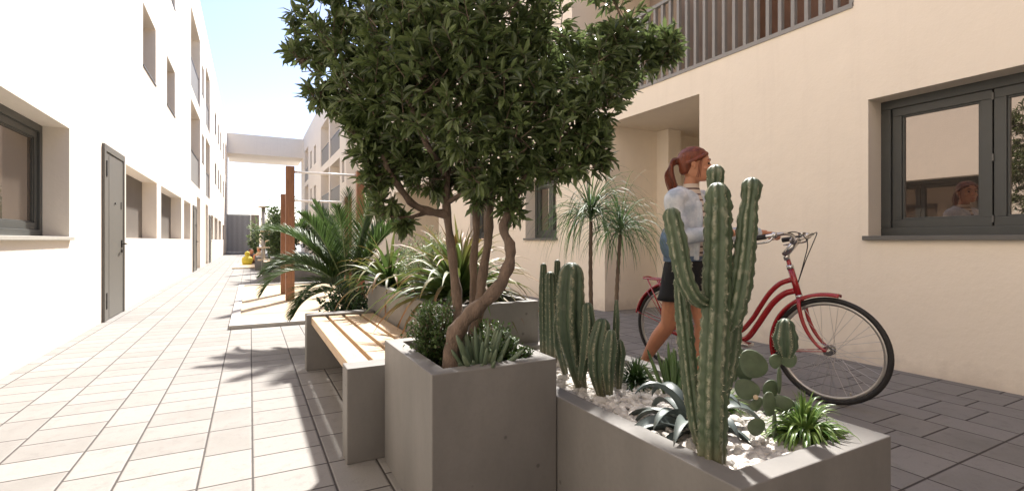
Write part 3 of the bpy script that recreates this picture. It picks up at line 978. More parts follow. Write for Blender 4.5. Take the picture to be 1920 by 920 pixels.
shrub('shrub', 'dark small-leaved shrub left of the tree trunk in the square planter', (.675, 1.97, .615), (.115, .13, .150), 3400, .017, 'leaf_shrub', 3, (.68, 1.97, .49))
shrub('shrub', 'dark small-leaved shrub right of the tree trunk in the square planter', (.90, 1.86, .585), (.10, .12, .09), 2000, .017, 'leaf_shrub', 4, (.87, 1.82, .49))
shrub('shrub', 'low small-leaved shrub at the front right inner edge of the square planter', (.905, 1.715, .55), (.085, .055, .065), 1300, .016, 'leaf_shrub', 5, (.9, 1.71, .49))
shrub('shrub', 'glossy dark green bush behind the far end of the slatted bench', (.80, 4.72, .36), (.27, .28, .30), 2600, .042, 'leaf_dark', 6, (.85, 4.75, .04))
shrub('rosemary_bush', 'pale green upright bush between the two strap-leaved plants', (1.18, 3.55, .84), (.24, .34, .26), 4200, .032, 'leaf_rosemary', 8, (1.2, 3.55, .58), ratio=.2)
for i, (c, rad, lb_) in enumerate((((.75, 14.0, 1.35), (.5, .5, .85), 'tall loose green bush in the distant planter'), ((1.7, 14.2, 1.1), (.6, .5, .6), 'rounded green bush at the right of the distant planter'))):
    shrub('distant_bush', lb_, c, rad, 2600, .12, 'leaf_shrub', 20 + i, (c[0], c[1], .5), ratio=.3)
shrub('distant_bush', 'yellow-green bush beside the climbing pole near the gate', (.22, 36.0, 1.3), (.4, .5, 1.0), 500, .25, 'leaf_rosemary', 30, (.3, 36.0, 0), ratio=.3)
shrub('distant_bush', 'hazy green bush behind the climbing pole', (.9, 24.0, 1.25), (.6, .8, 1.1), 1800, .18, 'leaf_rosemary', 31, (.9, 24.0, 0), ratio=.3)

# finger succulent
def fingers(name, label, c, n, L, w, spread, mat, seed, foot=.05, cat='succulent'):
    r = random.Random(seed)
    root = thing(name, label, cat, c)
    q = MB()
    for i in range(n):
        a = r.uniform(0, 2 * PI); k = r.random() ** .6
        b = Vector(c) + Vector((math.cos(a) * foot * k, math.sin(a) * foot * k, 0))
        lean = spread * k * r.uniform(.7, 1.2)
        d = Vector((math.cos(a) * math.sin(lean), math.sin(a) * math.sin(lean), math.cos(lean)))
        l = L * r.uniform(.6, 1.1) * (1.1 - .35 * k); P = []
        for t in (0, .3, .6, .85, .96, 1.0):
            P.append(b + d * l * t + Vector((0, 0, .12 * l * t * t)))
        ww = w * r.uniform(.8, 1.15)
        q.tube(P, [ww * .55, ww * .85, ww, ww * .8, ww * .45, ww * .08], 8, col=(r.random(), .5, .5))
    q.build('fingers', mat, root, smooth=True)
    return root
fingers('finger_succulent', 'grey-green finger succulent at the front of the square tree planter', (.785, 1.735, .49), 62, .165, .0098, 1.0, 'succulent', 5, .07)
fingers('finger_succulent', 'dark green upright finger succulent behind the tallest cactus', (1.56, 1.50, .36), 26, .19, .0085, .6, 'succulent_green', 6, .05)

# strap-leaved plants
def straps(name, label, c, n, L, w, arch, mat, seed, elev=(.1, 1.45), foot=.04, fold=.35, cat='plant', nseg=8, thick=0, prof=None, jit=.12):
    r = random.Random(seed)
    root = thing(name, label, cat, c)
    q = MB()
    for i in range(n):
        a = i * 2.39996 + r.uniform(-.2, .2)
        k = i / n
        el = elev[0] + (elev[1] - elev[0]) * k + r.uniform(-jit, jit)
        d = Vector((math.cos(a) * math.cos(el), math.sin(a) * math.cos(el), math.sin(el)))
        b = Vector(c) + Vector((math.cos(a), math.sin(a), 0)) * foot * (1 - k * .7) + Vector((0, 0, foot * .5 * k))
        blade(q, b, d, L * r.uniform(.8, 1.12) * (1 - .15 * k), w * r.uniform(.8, 1.15), arch * r.uniform(.7, 1.25), r, nseg, fold, wob=.03, thick=thick, prof=prof)
    q.build('leaves', mat, root, smooth=True)
    return root
straps('strap_leaved_plant', 'large strap-leaved plant with reddish tips behind the tree trunks', (1.19, 2.98, .62), 150, .62, .042, .40, 'leaf_strap', 40, (.15, 1.5))
straps('strap_leaved_plant', 'smaller strap-leaved plant with reddish tips at the far corner of the raised planter', (1.03, 4.10, .60), 80, .54, .040, .42, 'leaf_strap', 41, (.2, 1.45))
straps('strap_leaved_plant', 'partly hidden strap-leaved plant at the right rear of the raised planter', (1.32, 3.95, .62), 40, .5, .035, .4, 'leaf_strap', 42, (.3, 1.45))

# palm
def palm(label, c, fronds, seed, L, ll, stem_h=.25, mat='leaf_palm', nl=46, name='palm_tree', w=.016):
    r = random.Random(seed)
    root = thing(name, label, 'palm', (c[0], c[1], 0))
    C_ = Vector(c)
    q = MB(); q.tube([(c[0], c[1], 0), (c[0] + .01, c[1], c[2] * .5), C_], [.07, .06, .045], 10); q.build('trunk', 'bark', root, smooth=True)
    lm = MB(); rc = MB()
    for f in fronds:
        az, el, arch = f[:3]; LL = L * (f[3] if len(f) > 3 else 1)
        d = Vector((math.cos(az) * math.cos(el), math.sin(az) * math.cos(el), math.sin(el)))
        n = 22; P = [C_ + Vector((math.cos(az), math.sin(az), 0)) * .03]; dd = d
        for i in range(n):
            dd = (dd + Vector((0, 0, -arch * 2.2 * ((i + 1) / n) / n * 1.6))).normalized()
            P.append(P[-1] + dd * LL / n)
        rc.tube(P, [.010 * (1 - .85 * i / n) + .001 for i in range(n + 1)], 5, col=(.9, .2, .5))
        for k in range(nl):
            t = .14 + .86 * k / (nl - 1)
            x = t * n; i = min(n - 1, int(x)); p = P[i].lerp(P[i + 1], x - i)
            tg = (P[i + 1] - P[i]).normalized()
            side = tg.cross(UP); side = side.normalized() if side.length > .05 else Vector((1, 0, 0))
            nn = side.cross(tg)
            l = ll * (math.sin(PI * min(.97, .12 + t * .86)) ** .6) * r.uniform(.9, 1.1)
            for sg in (-1, 1):
                ld = (side * sg * (.85 - .45 * t) + tg * (.55 + .6 * t) + nn * .38 + rdir(r) * .07).normalized()
                blade(lm, p, ld, l, w, .10 + .12 * r.random(), r, 4, .4)
    lm.build('fronds', mat, root); rc.build('frond_stems', 'leaf_rosemary', root, smooth=True)
    return root
WX = -R(YAW)   # azimuth of image-right
def img(a): return a + WX
palm('feathery palm with arching dark fronds behind the slatted bench', (.88, 5.2, .50),
     [(img(PI * 1.02), .62, 1.15, 1.05), (img(PI * 1.14), .05, .9, .62), (img(PI * .97), .95, .62, 1.12), (img(PI * .85), 1.2, .45, 1.05), (img(PI * 1.1), 1.0, .7, 1.1), (img(.2), 1.1, .5, 1.0),
      (img(-.3), 1.05, .5, 1.1), (img(.5), 1.32, .3, 1.15), (img(PI * 1.35), 1.1, .45, 1.0), (img(PI * 1.55), 1.15, .5, 1.05), (img(PI * .6), 1.3, .35, 1.2), (img(PI * 1.25), .75, .8, .9),
      (img(.0), .75, .7, 1.0), (img(PI * .3), 1.0, .6, 1.15), (img(PI * 1.0), 1.3, .35, 1.0), (img(PI * 1.35), .45, .95, .7), (img(-.6), 1.3, .35, 1.15), (img(.9), 1.15, .5, 1.1), (img(PI * 1.05), .78, 1.0, 1.0)], 50, .93, .27, nl=78, w=.013)
palm('distant light green palm in the planter beyond the sandpit', (1.0, 14.1, .9),
     [(img(i * 2.4), .6 + .25 * (i % 3), .8, 1) for i in range(12)], 51, 1.05, .30, nl=30, w=.03)

# ------------------------------------------------------------ pebbles
r = random.Random(60)
q = MB()
ico = bmesh.new(); bmesh.ops.create_icosphere(ico, subdivisions=1, radius=1)
IV = [v.co.copy() for v in ico.verts]; IF = [tuple(v.index for v in f.verts) for f in ico.faces]; ico.free()
ico = bmesh.new(); bmesh.ops.create_icosphere(ico, subdivisions=2, radius=1)
IV2 = [v.co.copy() for v in ico.verts]; IF2 = [tuple(v.index for v in f.verts) for f in ico.faces]; ico.free()
px0, px1, py0, py1 = 1.044 + .078, 1.74 - .078, .868, 2.422
for layer in range(2):
    st_ = .0275
    y = py0
    while y < py1:
        x = px0
        while x < px1:
            a, b = x + r.uniform(-.010, .010), y + r.uniform(-.010, .010)
            s = r.uniform(.0125, .025) * (1.2 if b < 1.2 and r.random() < .3 else 1)
            a = min(max(a, px0 + s * .8), px1 - s * .8); b = min(max(b, py0 + s * .8), py1 - s * .8)
            sc = (s * r.uniform(.9, 1.4), s * r.uniform(.7, 1.05), s * r.uniform(.5, .85))
            rot = Matrix.Rotation(r.uniform(0, PI), 3, 'Z') @ Matrix.Rotation(r.uniform(-.6, .6), 3, 'X')
            z = .345 + layer * .014 + r.uniform(-.004, .008) + .010 * noise.noise(Vector((a * 5, b * 5, 0)))
            sd = r.uniform(0, 99)
            V_, F_ = (IV2, IF2) if (b < 1.7 and layer) else (IV, IF)
            vs = []
            for v in V_:
                k = 1 + .32 * noise.noise(v * 1.3 + Vector((sd, 0, 0)))
                w_ = rot @ Vector((v.x * sc[0] * k, v.y * sc[1] * k, v.z * sc[2] * k))
                vs.append((a + w_.x, b + w_.y, z + w_.z))
            if layer == 0 and r.random() < .4: pass
            else: q.add(vs, F_)
            x += st_
        y += st_
o = q.build('pebbles', 'pebble', smooth=False)
tag(o, 'loose bed of white pebbles filling the cactus planter', 'pebbles', kind='stuff')

# ------------------------------------------------------------ cacti
def column(m, sp, path, rads, ribs, depth=.28, seg=6, nper=6, seed=0, top=True, wav=.06, spines=True):
    r = random.Random(seed)
    P = curve([Vector(p) for p in path], seg); rr = interp(rads, seg)
    # rounded top
    if top:
        d = (P[-1] - P[-2]).normalized(); R0_ = rr[-1]; e = P[-1]
        for t in (.35, .65, .85, .97):
            P.append(e + d * R0_ * t * 1.15); rr.append(R0_ * math.sqrt(max(.0, 1 - t * t)) + .0006)
    # resample so the rib crests can undulate
    n = ribs * nper; k = len(P); vs = []; col = []
    up = None
    tot = 0; acc = [0]
    for i in range(1, k): tot += (P[i] - P[i - 1]).length; acc.append(tot)
    for i, p in enumerate(P):
        t = (P[min(i + 1, k - 1)] - P[max(i - 1, 0)]).normalized()
        if up is None: up = Vector((1, 0, 0)) if abs(t.x) < .8 else Vector((0, 1, 0))
        a = (up - t * up.dot(t)).normalized(); up = a; b = t.cross(a)
        for j in range(n):
            th = 2 * PI * j / n
            c = abs(math.cos(ribs * th / 2))      # 1 on a crest
            crest = c ** .55
            R_ = rr[i] * (1 - depth + depth * crest * 1.0) * (1 + wav * (c ** 3) * math.sin(acc[i] / .018 * 2 * PI * .5 + j // nper * 1.7) + wav * .9 * noise.noise(Vector((math.cos(th) * 1.5, math.sin(th) * 1.5, acc[i] * 30 + seed * 7))))
            q_ = a * math.cos(th) * R_ + b * math.sin(th) * R_
            vs.append(p + q_); col.append((c, min(1, (p.z - .36) * 1.6), .5))
            if spines and j % nper == 0 and rr[i] > .01 and i % 2 == 0 and (wav < .05 or r.random() < .3):
                nrm = q_.normalized()
                for _ in range(3):
                    dd = (nrm + rdir(r) * .8).normalized()
                    l = rr[i] * r.uniform(.08, .2)
                    s0 = p + q_ * .99
                    sp.tube([s0, s0 + dd * l], [.0006, .0002], 3, caps=False)
    fs = [(i * n + j, i * n + (j + 1) % n, (i + 1) * n + (j + 1) % n, (i + 1) * n + j) for i in range(k - 1) for j in range(n)]
    fs += [tuple((k - 1) * n + j for j in range(n))]
    m.add(vs, fs, col)

def cactus(name, label, arms, mat, seed, base):
    root = thing(name, label, 'cactus', base)
    sp = MB()
    for i, a in enumerate(arms):
        m = MB()
        column(m, sp, a['p'], a['r'], a.get('ribs', 9), a.get('depth', .26), a.get('seg', 8), seed=seed + i, wav=a.get('wav', .06))
        m.build('stem' if i == 0 else 'arm', mat, root, smooth=True)
    sp.build('spines', 'spine', root)
    return root
D0 = 1.38
cactus('column_cactus', 'tall branching ribbed cactus in front of the woman with the bicycle', [
    dict(p=[at(1334, 885, D0), at(1335, 780, D0), at(1337, 690, D0), at(1342, 590, D0), at(1345, 480, D0), at(1346, 400, D0), at(1346, 368, D0)], r=[.036, .041, .040, .040, .039, .037, .034], ribs=7, seg=16, depth=.30, wav=.11),
    dict(p=[at(1341, 380, 1.43), at(1340, 350, 1.43), at(1341, 328, 1.43)], r=[.024, .021, .026], ribs=7, seg=10, depth=.3, wav=.08),
    dict(p=[at(1325, 568, 1.38), at(1303, 556, 1.36), at(1284, 520, 1.35), at(1272, 460, 1.35), at(1261, 408, 1.35)], r=[.018, .023, .026, .027, .025], ribs=7, seg=14, depth=.3, wav=.09),
    dict(p=[at(1322, 860, 1.44), at(1306, 800, 1.47), at(1296, 730, 1.49), at(1288, 660, 1.50), at(1281, 590, 1.50), at(1274, 530, 1.5)], r=[.014, .021, .025, .026, .025, .018], ribs=7, seg=14, depth=.3, wav=.09),
    dict(p=[at(1364, 612, 1.40), at(1376, 585, 1.38), at(1388, 530, 1.37), at(1396, 470, 1.37), at(1401, 410, 1.37), at(1405, 376, 1.37)], r=[.022, .030, .032, .029, .027, .021], ribs=7, seg=14, depth=.3, wav=.09),
    dict(p=[at(1405, 384, 1.37), at(1407, 364, 1.37), at(1408, 354, 1.37)], r=[.020, .026, .028], ribs=7, seg=8, depth=.3, wav=.08),
    dict(p=[at(1350, 760, 1.45), at(1362, 700, 1.45), at(1371, 650, 1.45), at(1377, 605, 1.45)], r=[.018, .024, .026, .022], ribs=7, seg=10, depth=.3, wav=.09),
], 'cactus', 100, at(1337, 868, D0))
D1 = 2.12
cactus('ribbed_cactus', 'broad ribbed cactus with pale spiny edges and a short side arm', [
    dict(p=[at(1092, 735, D1), at(1080, 680, D1), at(1070, 620, D1), at(1069, 560, D1), at(1071, 520, D1)], r=[.022, .045, .064, .066, .058], ribs=6, seg=10, depth=.4, wav=.03),
    dict(p=[at(1090, 712, 2.05), at(1098, 660, 2.05), at(1103, 610, 2.05), at(1102, 580, 2.05)], r=[.015, .028, .032, .026], ribs=6, seg=10, depth=.38, wav=.03),
    dict(p=[at(1060, 700, 2.3), at(1050, 650, 2.3), at(1048, 610, 2.3), at(1049, 590, 2.3)], r=[.015, .028, .030, .022], ribs=6, seg=8, depth=.38, wav=.03)], 'cactus_dark', 120, at(1090, 728, D1))
D2 = 2.0
cactus('ribbed_cactus', 'low cluster of spiny-edged ribbed cactus stems beside the white pebbles', [
    dict(p=[at(1128, 742, D2), at(1122, 700, D2), at(1122, 650, D2), at(1128, 615, D2)], r=[.018, .038, .045, .036], ribs=7, seg=10, depth=.38, wav=.03),
    dict(p=[at(1142, 738, 1.96), at(1140, 690, 1.95), at(1143, 650, 1.95), at(1145, 630, 1.95)], r=[.016, .028, .032, .024], ribs=6, seg=10, depth=.38, wav=.03),
    dict(p=[at(1160, 728, 2.05), at(1161, 690, 2.05), at(1163, 660, 2.05), at(1162, 645, 2.05)], r=[.012, .020, .024, .018], ribs=6, seg=10, depth=.38, wav=.03),
    dict(p=[at(1154, 728, 2.1), at(1155, 660, 2.1), at(1156, 600, 2.1), at(1156, 566, 2.1)], r=[.012, .015, .015, .008], ribs=5, seg=10, depth=.38, wav=.03)], 'cactus_dark', 130, at(1130, 740, D2))
cactus('slim_cactus', 'group of three slim upright cactus columns at the far corner of the pebble bed', [
    dict(p=[at(1035, 690, 2.6), at(1034, 640, 2.6), at(1033, 580, 2.6), at(1032, 520, 2.6)], r=[.028, .033, .033, .028], ribs=8, seg=10, depth=.25, wav=.02),
    dict(p=[at(1020, 665, 2.72), at(1019, 600, 2.72), at(1019, 540, 2.72), at(1019, 500, 2.72)], r=[.022, .026, .026, .018], ribs=8, seg=10, depth=.25, wav=.02),
    dict(p=[at(1047, 665, 2.75), at(1046, 600, 2.75), at(1045, 540, 2.75), at(1045, 493, 2.75)], r=[.020, .024, .023, .017], ribs=8, seg=10, depth=.25, wav=.02)], 'cactus_dark', 140, at(1032, 672, 2.68))

# opuntia
op = thing('prickly_pear', 'prickly pear of flat grey-green pads in front of the bicycle wheel', 'cactus', (1.49, 1.01, .36))
def pad(px, py, a, b, d, tilt, yaw=0, name='pad', mat='pad', th=.007):
    m = MB(); A, B = a * d / 924, b * d / 924
    q_ = []
    n1, n2 = 10, 18
    vs = []; fs = []
    for i in range(n1 + 1):
        ph = -PI / 2 + PI * i / n1
        for j in range(n2):
            t = 2 * PI * j / n2
            x = A * math.cos(t) * math.cos(ph) * (1 + .18 * math.sin(t)); z = B * math.sin(t) * math.cos(ph)
            y = th * math.sin(ph) * (1 - .3 * (1 if math.sin(t) > 0 else 0) * 0)
            v = Matrix.Rotation(R(YAW) * -1 + yaw, 3, 'Z') @ (Matrix.Rotation(-tilt, 3, 'Y') @ Vector((x, y, z)))
            vs.append(at(px, py, d) + v)
    for i in range(n1):
        for j in range(n2):
            fs.append((i * n2 + j, i * n2 + (j + 1) % n2, (i + 1) * n2 + (j + 1) % n2, (i + 1) * n2 + j))
    m.add(vs, fs)
    o = m.build(name, mat, op, smooth=True)
    return o
for a in [(1452, 800, 6, 30, 1.58, 0, .8), (1442, 757, 15, 24, 1.57, .1, .3), (1468, 757, 20, 16, 1.60, -.3, -.3), (1418, 757, 17, 12, 1.56, .3, .4), (1400, 730, 23, 20, 1.58, -.4, -.2),
          (1445, 731, 18, 20, 1.62, .2, .3), (1461, 712, 9, 27, 1.61, 0, .9), (1454, 677, 14, 14, 1.60, 0, .2), (1478, 674, 15, 15, 1.64, .3, -.5), (1412, 683, 32, 25, 1.57, -.6, .15),
          (1395, 692, 18, 24, 1.61, .2, -.5), (1371, 694, 14, 24, 1.60, .5, .4), (1376, 652, 8, 18, 1.62, .1, .5), (1418, 800, 19, 17, 1.54, .0, .2), (1386, 668, 12, 16, 1.64, -.1, .3)]:
    pad(*a)
mm = MB(); sp = MB()
column(mm, sp, [at(1474, 668, 1.60), at(1474, 650, 1.60), at(1473, 632, 1.6), at(1473, 615, 1.6)], [.018, .034, .037, .028], 6, .42, 8, seed=5, wav=.03)
oo = mm.build('ridged_top', 'cactus_dark', op, smooth=True); sp.build('spines', 'spine', oo)
for (x, y, d) in ((1375, 634, 1.6), (1417, 744, 1.54)):
    q = MB(); q.ball(at(x, y, d), .008, 8, 6); q.build('bud', 'light_wood', op, smooth=True)

# agave
def agp(t): return (.55 + 1.6 * t if t < .28 else (1.0 - ((t - .28) / .72) ** 2.4)) + .01
straps('agave', 'blue-grey agave with broad curved leaves behind the tallest cactus', (1.30, 1.17, .365), 24, .29, .046, .36, 'agave', 70, (.05, 1.3), .02, .55, 'agave', 12, .006, agp, .12)
# small spiky plants
straps('spiky_plant', 'dark spiky grass tuft near the back of the pebble bed', (1.50, 1.66, .37), 230, .13, .009, .45, 'leaf_grass', 71, (-.1, 1.5), .025, .3, 'plant', 5)
straps('spiky_plant', 'bright green spider plant spilling over the front corner of the cactus planter', (1.555, .945, .375), 250, .155, .0125, .62, 'leaf_spider', 72, (-.05, 1.5), .028, .35, 'plant', 7, jit=.25)
straps('spiky_plant', 'small green tuft partly hidden behind the tallest cactus', (1.56, 1.25, .37), 110, .10, .009, .45, 'leaf_spider', 73, (0, 1.5), .02, .3, 'plant', 5)

# fine-leaved little trees
def fan_tree(label, base, top, crown, n, L, seed, w=.0085):
    r = random.Random(seed)
    root = thing('dracaena', label, 'small tree', base)
    q = MB(); b, t, c = Vector(base), Vector(top), Vector(crown)
    P = curve([b, b.lerp(t, .35) + Vector((.006, 0, 0)), b.lerp(t, .7), t], 10)
    rr = [(.0115 - .003 * i / len(P)) * (1.12 if i % 2 else .94) for i in range(len(P))]
    q.tube(P, rr, 9); q.build('trunk', 'bark', root, smooth=True)
    m = MB()
    for i in range(n):
        a = r.uniform(0, 2 * PI); el = math.asin(r.uniform(-.15, 1.0))
        d = Vector((math.cos(a) * math.cos(el), math.sin(a) * math.cos(el), math.sin(el)))
        k = r.random()
        p0 = t.lerp(c, k)
        blade(m, p0, d, L * r.uniform(.75, 1.15), w, .55 * r.uniform(.7, 1.2), r, 9, .3)
    m.build('crown', 'leaf_fan', root)
    return root
fan_tree('taller slender dracaena with a mop of fine drooping leaves in the pebble bed', (1.45, 1.93, .35), at(1108, 415, 2.385), at(1107, 385, 2.385), 185, .40, 80, .006)
fan_tree('shorter leaning slender dracaena with fine drooping leaves by the doorway', (1.60, 1.95, .35), at(1163, 440, 2.5), at(1164, 420, 2.5), 140, .35, 81, .006)


# ------------------------------------------------------------ bicycle
BA = math.atan2(-.982, .188)
bk = thing('bicycle', 'red step-through city bicycle with rear rack pushed along the pavement', 'bicycle', (2.93, 2.825, 0), BA)
def V(x, y, z): return Vector((x, y, z))
def torus(m, c, Rr, rr, n=64, k=10, sq=1.0, a0=0, a1=2 * PI, axis_y=True):
    full = abs(a1 - a0 - 2 * PI) < 1e-6
    cnt = n if full else n + 1
    vs = []
    for i in range(cnt):
        a = a0 + (a1 - a0) * i / n
        e = Vector((math.cos(a), 0, math.sin(a)))
        for j in range(k):
            b = 2 * PI * j / k
            vs.append(Vector(c) + e * (Rr + rr * math.cos(b) * sq) + Vector((0, rr * math.sin(b), 0)))
    fs = []
    for i in range(n if full else n):
        i2 = (i + 1) % cnt if full else i + 1
        for j in range(k): fs.append((i * k + j, i * k + (j + 1) % k, i2 * k + (j + 1) % k, i2 * k + j))
    m.add(vs, fs)
WR = .325
def wheel(cx, seed):
    c = V(cx, 0, WR)
    q = MB(); torus(q, c, WR - .016, .016, 72, 10); w = q.build('wheel', 'rubber', bk, smooth=True, local=True)
    q = MB(); torus(q, c, WR - .038, .010, 72, 8, 1.2); q.build('rim', 'alloy', w, smooth=True, local=True)
    q = MB(); q.tube([c - V(0, .032, 0), c + V(0, .032, 0)], .014, 14)
    for s in (-1, 1): q.tube([c + V(0, s * .024, 0), c + V(0, s * .028, 0)], .030, 18)
    q.tube([c - V(0, .055, 0), c + V(0, .055, 0)], .006, 8)
    q.build('hub', 'chrome', w, smooth=False, local=True)
    q = MB()
    for i in range(36):
        a = 2 * PI * i / 36; s = 1 if i % 2 else -1
        b = a + (1 if (i // 2) % 2 else -1) * 1.15
        q.tube([c + V(math.cos(b) * .028, s * .026, math.sin(b) * .028), c + V(math.cos(a) * (WR - .05), 0, math.sin(a) * (WR - .05))], .0011, 4, caps=False)
    q.build('spokes', 'alloy', w, local=True)
    q = MB(); q.tube([c + V(.11, .0, -.25), c + V(.115, 0, -.235)], .005, 6); q.build('valve', 'alloy', w, local=True)
    return w
wheel(0, 1); wheel(1.09, 2)
def bt(name, pts, rad, mat='red', seg=6, n=12, root=bk, ell=None):
    P = curve([V(*p) for p in pts], seg) if len(pts) > 2 else [V(*p) for p in pts]
    rr = interp(rad, seg) if isinstance(rad, list) and len(pts) > 2 else rad
    q = MB(); q.tube(P, rr, n, ell=ell); return q.build(name, mat, root, smooth=True, local=True)
BB = (.455, 0, .275)
fr = MB()
fr.tube([V(.868, 0, .815), V(.918, 0, .645)], .0195, 14)
fr.tube(curve([V(.872, 0, .745), V(.80, 0, .712), V(.735, 0, .645), V(.675, 0, .55), V(.615, 0, .45), V(.53, 0, .36), V(.40, 0, .335)], 6), .0165, 12)
fr.tube(curve([V(.893, 0, .675), V(.83, 0, .650), V(.765, 0, .590), V(.71, 0, .51), V(.655, 0, .42), V(.58, 0, .32), V(.455, 0, .275)], 6), .0195, 12)
fr.tube([V(.455, 0, .275), V(.31, 0, .72)], .015, 12)
for s in (-1, 1):
    fr.tube([V(.455, s * .03, .275), V(.0, s * .06, WR)], .009, 8)
    fr.tube([V(.345, s * .018, .62), V(.0, s * .06, WR)], .007, 8)
fr.tube([V(.455, -.036, .275), V(.455, .036, .275)], .022, 14)
fr.build('frame', 'red', bk, smooth=True, local=True)
bt('steerer', [(.853, 0, .872), (.868, 0, .815)], .0135)
bt('headset', [(.862, 0, .838), (.868, 0, .812)], .021, 'chrome')
bt('headset', [(.917, 0, .648), (.922, 0, .632)], .021, 'chrome')
fk = MB()
fk.tube([V(.920, 0, .636), V(.924, 0, .618)], .017, 10)
for s in (-1, 1):
    fk.tube(curve([V(.922, s * .012, .625), V(.935, s * .045, .585), V(.955, s * .05, .50), V(.99, s * .05, .42), V(1.04, s * .05, .355), V(1.09, s * .05, WR)], 5), interp([.013, .0125, .012, .011, .009, .008], 5), 10)
fk.build('fork', 'red', bk, smooth=True, local=True)
def fender(cx, a0, a1):
    m = MB(); n = 34; vs = []; prof = [(-.028, -.012), (-.025, .002), (-.012, .009), (0, .011), (.012, .009), (.025, .002), (.028, -.012)]
    for i in range(n + 1):
        a = R(a0 + (a1 - a0) * i / n); e = V(math.cos(a), 0, math.sin(a))
        for y, h in prof: vs.append(V(cx, 0, WR) + e * (WR + .018 + h) + V(0, y, 0))
    k = len(prof)
    m.add(vs, [(i * k + j, i * k + j + 1, (i + 1) * k + j + 1, (i + 1) * k + j) for i in range(n) for j in range(k - 1)])
    o = m.build('mudguard', 'red', bk, smooth=True, local=True)
    md = o.modifiers.new('s', 'SOLIDIFY'); md.thickness = .0025
    return o
f1 = fender(1.09, 80, 200)
f2 = fender(0, 20, 168)
for cx, root, ang in ((1.09, f1, 190), (0, f2, 165), (0, f2, 130)):
    for s in (-1, 1):
        a = R(ang)
        bt('mudguard_stay', [(cx, s * .052, WR), (cx + math.cos(a) * (WR + .015), s * .028, WR + math.sin(a) * (WR + .015))], .003, 'red', root=root, n=6)
# rack
rk = thing('rack_root', '', '') if False else None
q = MB()
for s in (-1, 1):
    q.tube([V(-.23, s * .055, .69), V(.22, s * .05, .675)], .0065, 8)
    q.tube([V(-.19, s * .06, .685), V(0, s * .062, WR)], .0065, 8)
    q.tube([V(-.08, s * .06, .683), V(0, s * .062, WR)], .006, 8)
    q.tube([V(.02, s * .055, .68), V(0, s * .062, WR)], .006, 8)
q.tube(curve([V(-.23, -.055, .69), V(-.25, -.03, .698), V(-.25, .03, .698), V(-.23, .055, .69)], 4), .0065, 8)
for x in (-.15, 0, .15): q.tube([V(x, -.055, .685), V(x, .055, .685)], .005, 6)
q.tube([V(-.2, 0, .69), V(.2, 0, .68)], .005, 6)
q.build('rack', 'red', bk, smooth=True, local=True)
# saddle
q = MB(); q.tube([V(.31, 0, .72), V(.30, 0, .80)], .012, 10); q.build('seat_post', 'chrome', bk, smooth=True, local=True)
q = MB(); q.tube(curve([V(.17, 0, .82), V(.23, 0, .835), V(.32, 0, .83), V(.42, 0, .825)], 5), interp([.055, .08, .05, .018], 5), 14, ell=(.45, 1)); q.build('saddle', 'rubber', bk, smooth=True, local=True)
# cranks
q = MB(); torus(q, BB, .075, .006, 40, 6); q.tube([V(.455, -.045, .275), V(.455, .045, .275)], .012, 10)
ct = V(*BB) + V(0, -.055, 0)
q.tube([ct, ct + V(.165, -.004, .025)], .009, 8, ell=(1, .6)); q.tube([V(.455, .055, .275), V(.29, .058, .25)], .009, 8, ell=(1, .6))
for a in range(5):
    q.tube([V(*BB) + V(0, -.036, 0), V(.455 + .075 * math.cos(a * 1.2566), -.036, .275 + .075 * math.sin(a * 1.2566))], .005, 6)
q.build('crank', 'chrome', bk, smooth=True, local=True)
for c in ((.62, -.11, .30), (.29, .11, .25)):
    q = MB(); q.box(c[0] - .045, c[0] + .045, c[1] - .045, c[1] + .045, c[2] - .011, c[2] + .011); q.build('pedal', 'chrome', bk, bevel=.004, local=True)
q = MB(); q.tube(curve([V(.56, -.048, .30), V(.45, -.05, .335), V(.2, -.05, .352), V(.02, -.05, .36), V(-.04, -.05, .32), V(.05, -.05, .285), V(.3, -.05, .24), V(.5, -.05, .215), V(.56, -.048, .30)], 4), .012, 8, ell=(1.4, .8))
q.build('chain_guard', 'red', bk, smooth=True, local=True)
# stem + bars
q = MB()
q.tube([V(.848, 0, .870), V(.838, 0, .912)], .019, 12); q.tube([V(.832, 0, .902), V(.905, 0, .995)], .024, 12, ell=(.9, 1.1)); q.tube([V(.895, -.035, .995), V(.895, .035, .995)], .022, 12)
q.build('stem', 'chrome', bk, smooth=True, local=True)
hb = curve([V(.735, -.285, 1.005), V(.80, -.285, 1.015), V(.87, -.262, 1.030), V(.925, -.20, 1.040), V(.925, -.11, 1.025), V(.897, -.04, .998), V(.895, 0, .995), V(.897, .04, .998), V(.925, .11, 1.025), V(.925, .20, 1.040), V(.87, .262, 1.030), V(.80, .285, 1.015), V(.735, .285, 1.005)], 5)
q = MB(); q.tube(hb, .0115, 10); hbo = q.build('handlebar', 'chrome', bk, smooth=True, local=True)
for s in (-1, 1):
    q = MB(); q.tube([V(.70, s * .285, 1.0), V(.80, s * .285, 1.015), V(.835, s * .276, 1.022)], .0165, 12); q.build('grip', 'rubber', hbo, smooth=True, local=True)
    q = MB(); q.tube(curve([V(.875, s * .262, 1.022), V(.85, s * .285, .99), V(.77, s * .30, .975), V(.70, s * .305, .965)], 4), interp([.008, .007, .006, .006], 4), 8); q.tube([V(.865, s * .264, 1.03), V(.885, s * .25, 1.03)], .019, 10)
    q.build('brake_lever', 'chrome', hbo, smooth=True, local=True)
    q = MB(); q.tube(curve([V(.88, s * .25, 1.02), V(.96, s * .17, 1.05), V(.985, s * .05, .99), V(.95, s * .01, .86), V(.91, 0, .72)], 6), .003, 6); q.build('cable', 'rubber', hbo, smooth=True, local=True)
q = MB(); q.tube([V(.89, .12, 1.03), V(.89, .12, 1.05)], .022, 12); q.build('bell', 'chrome', hbo, local=True)
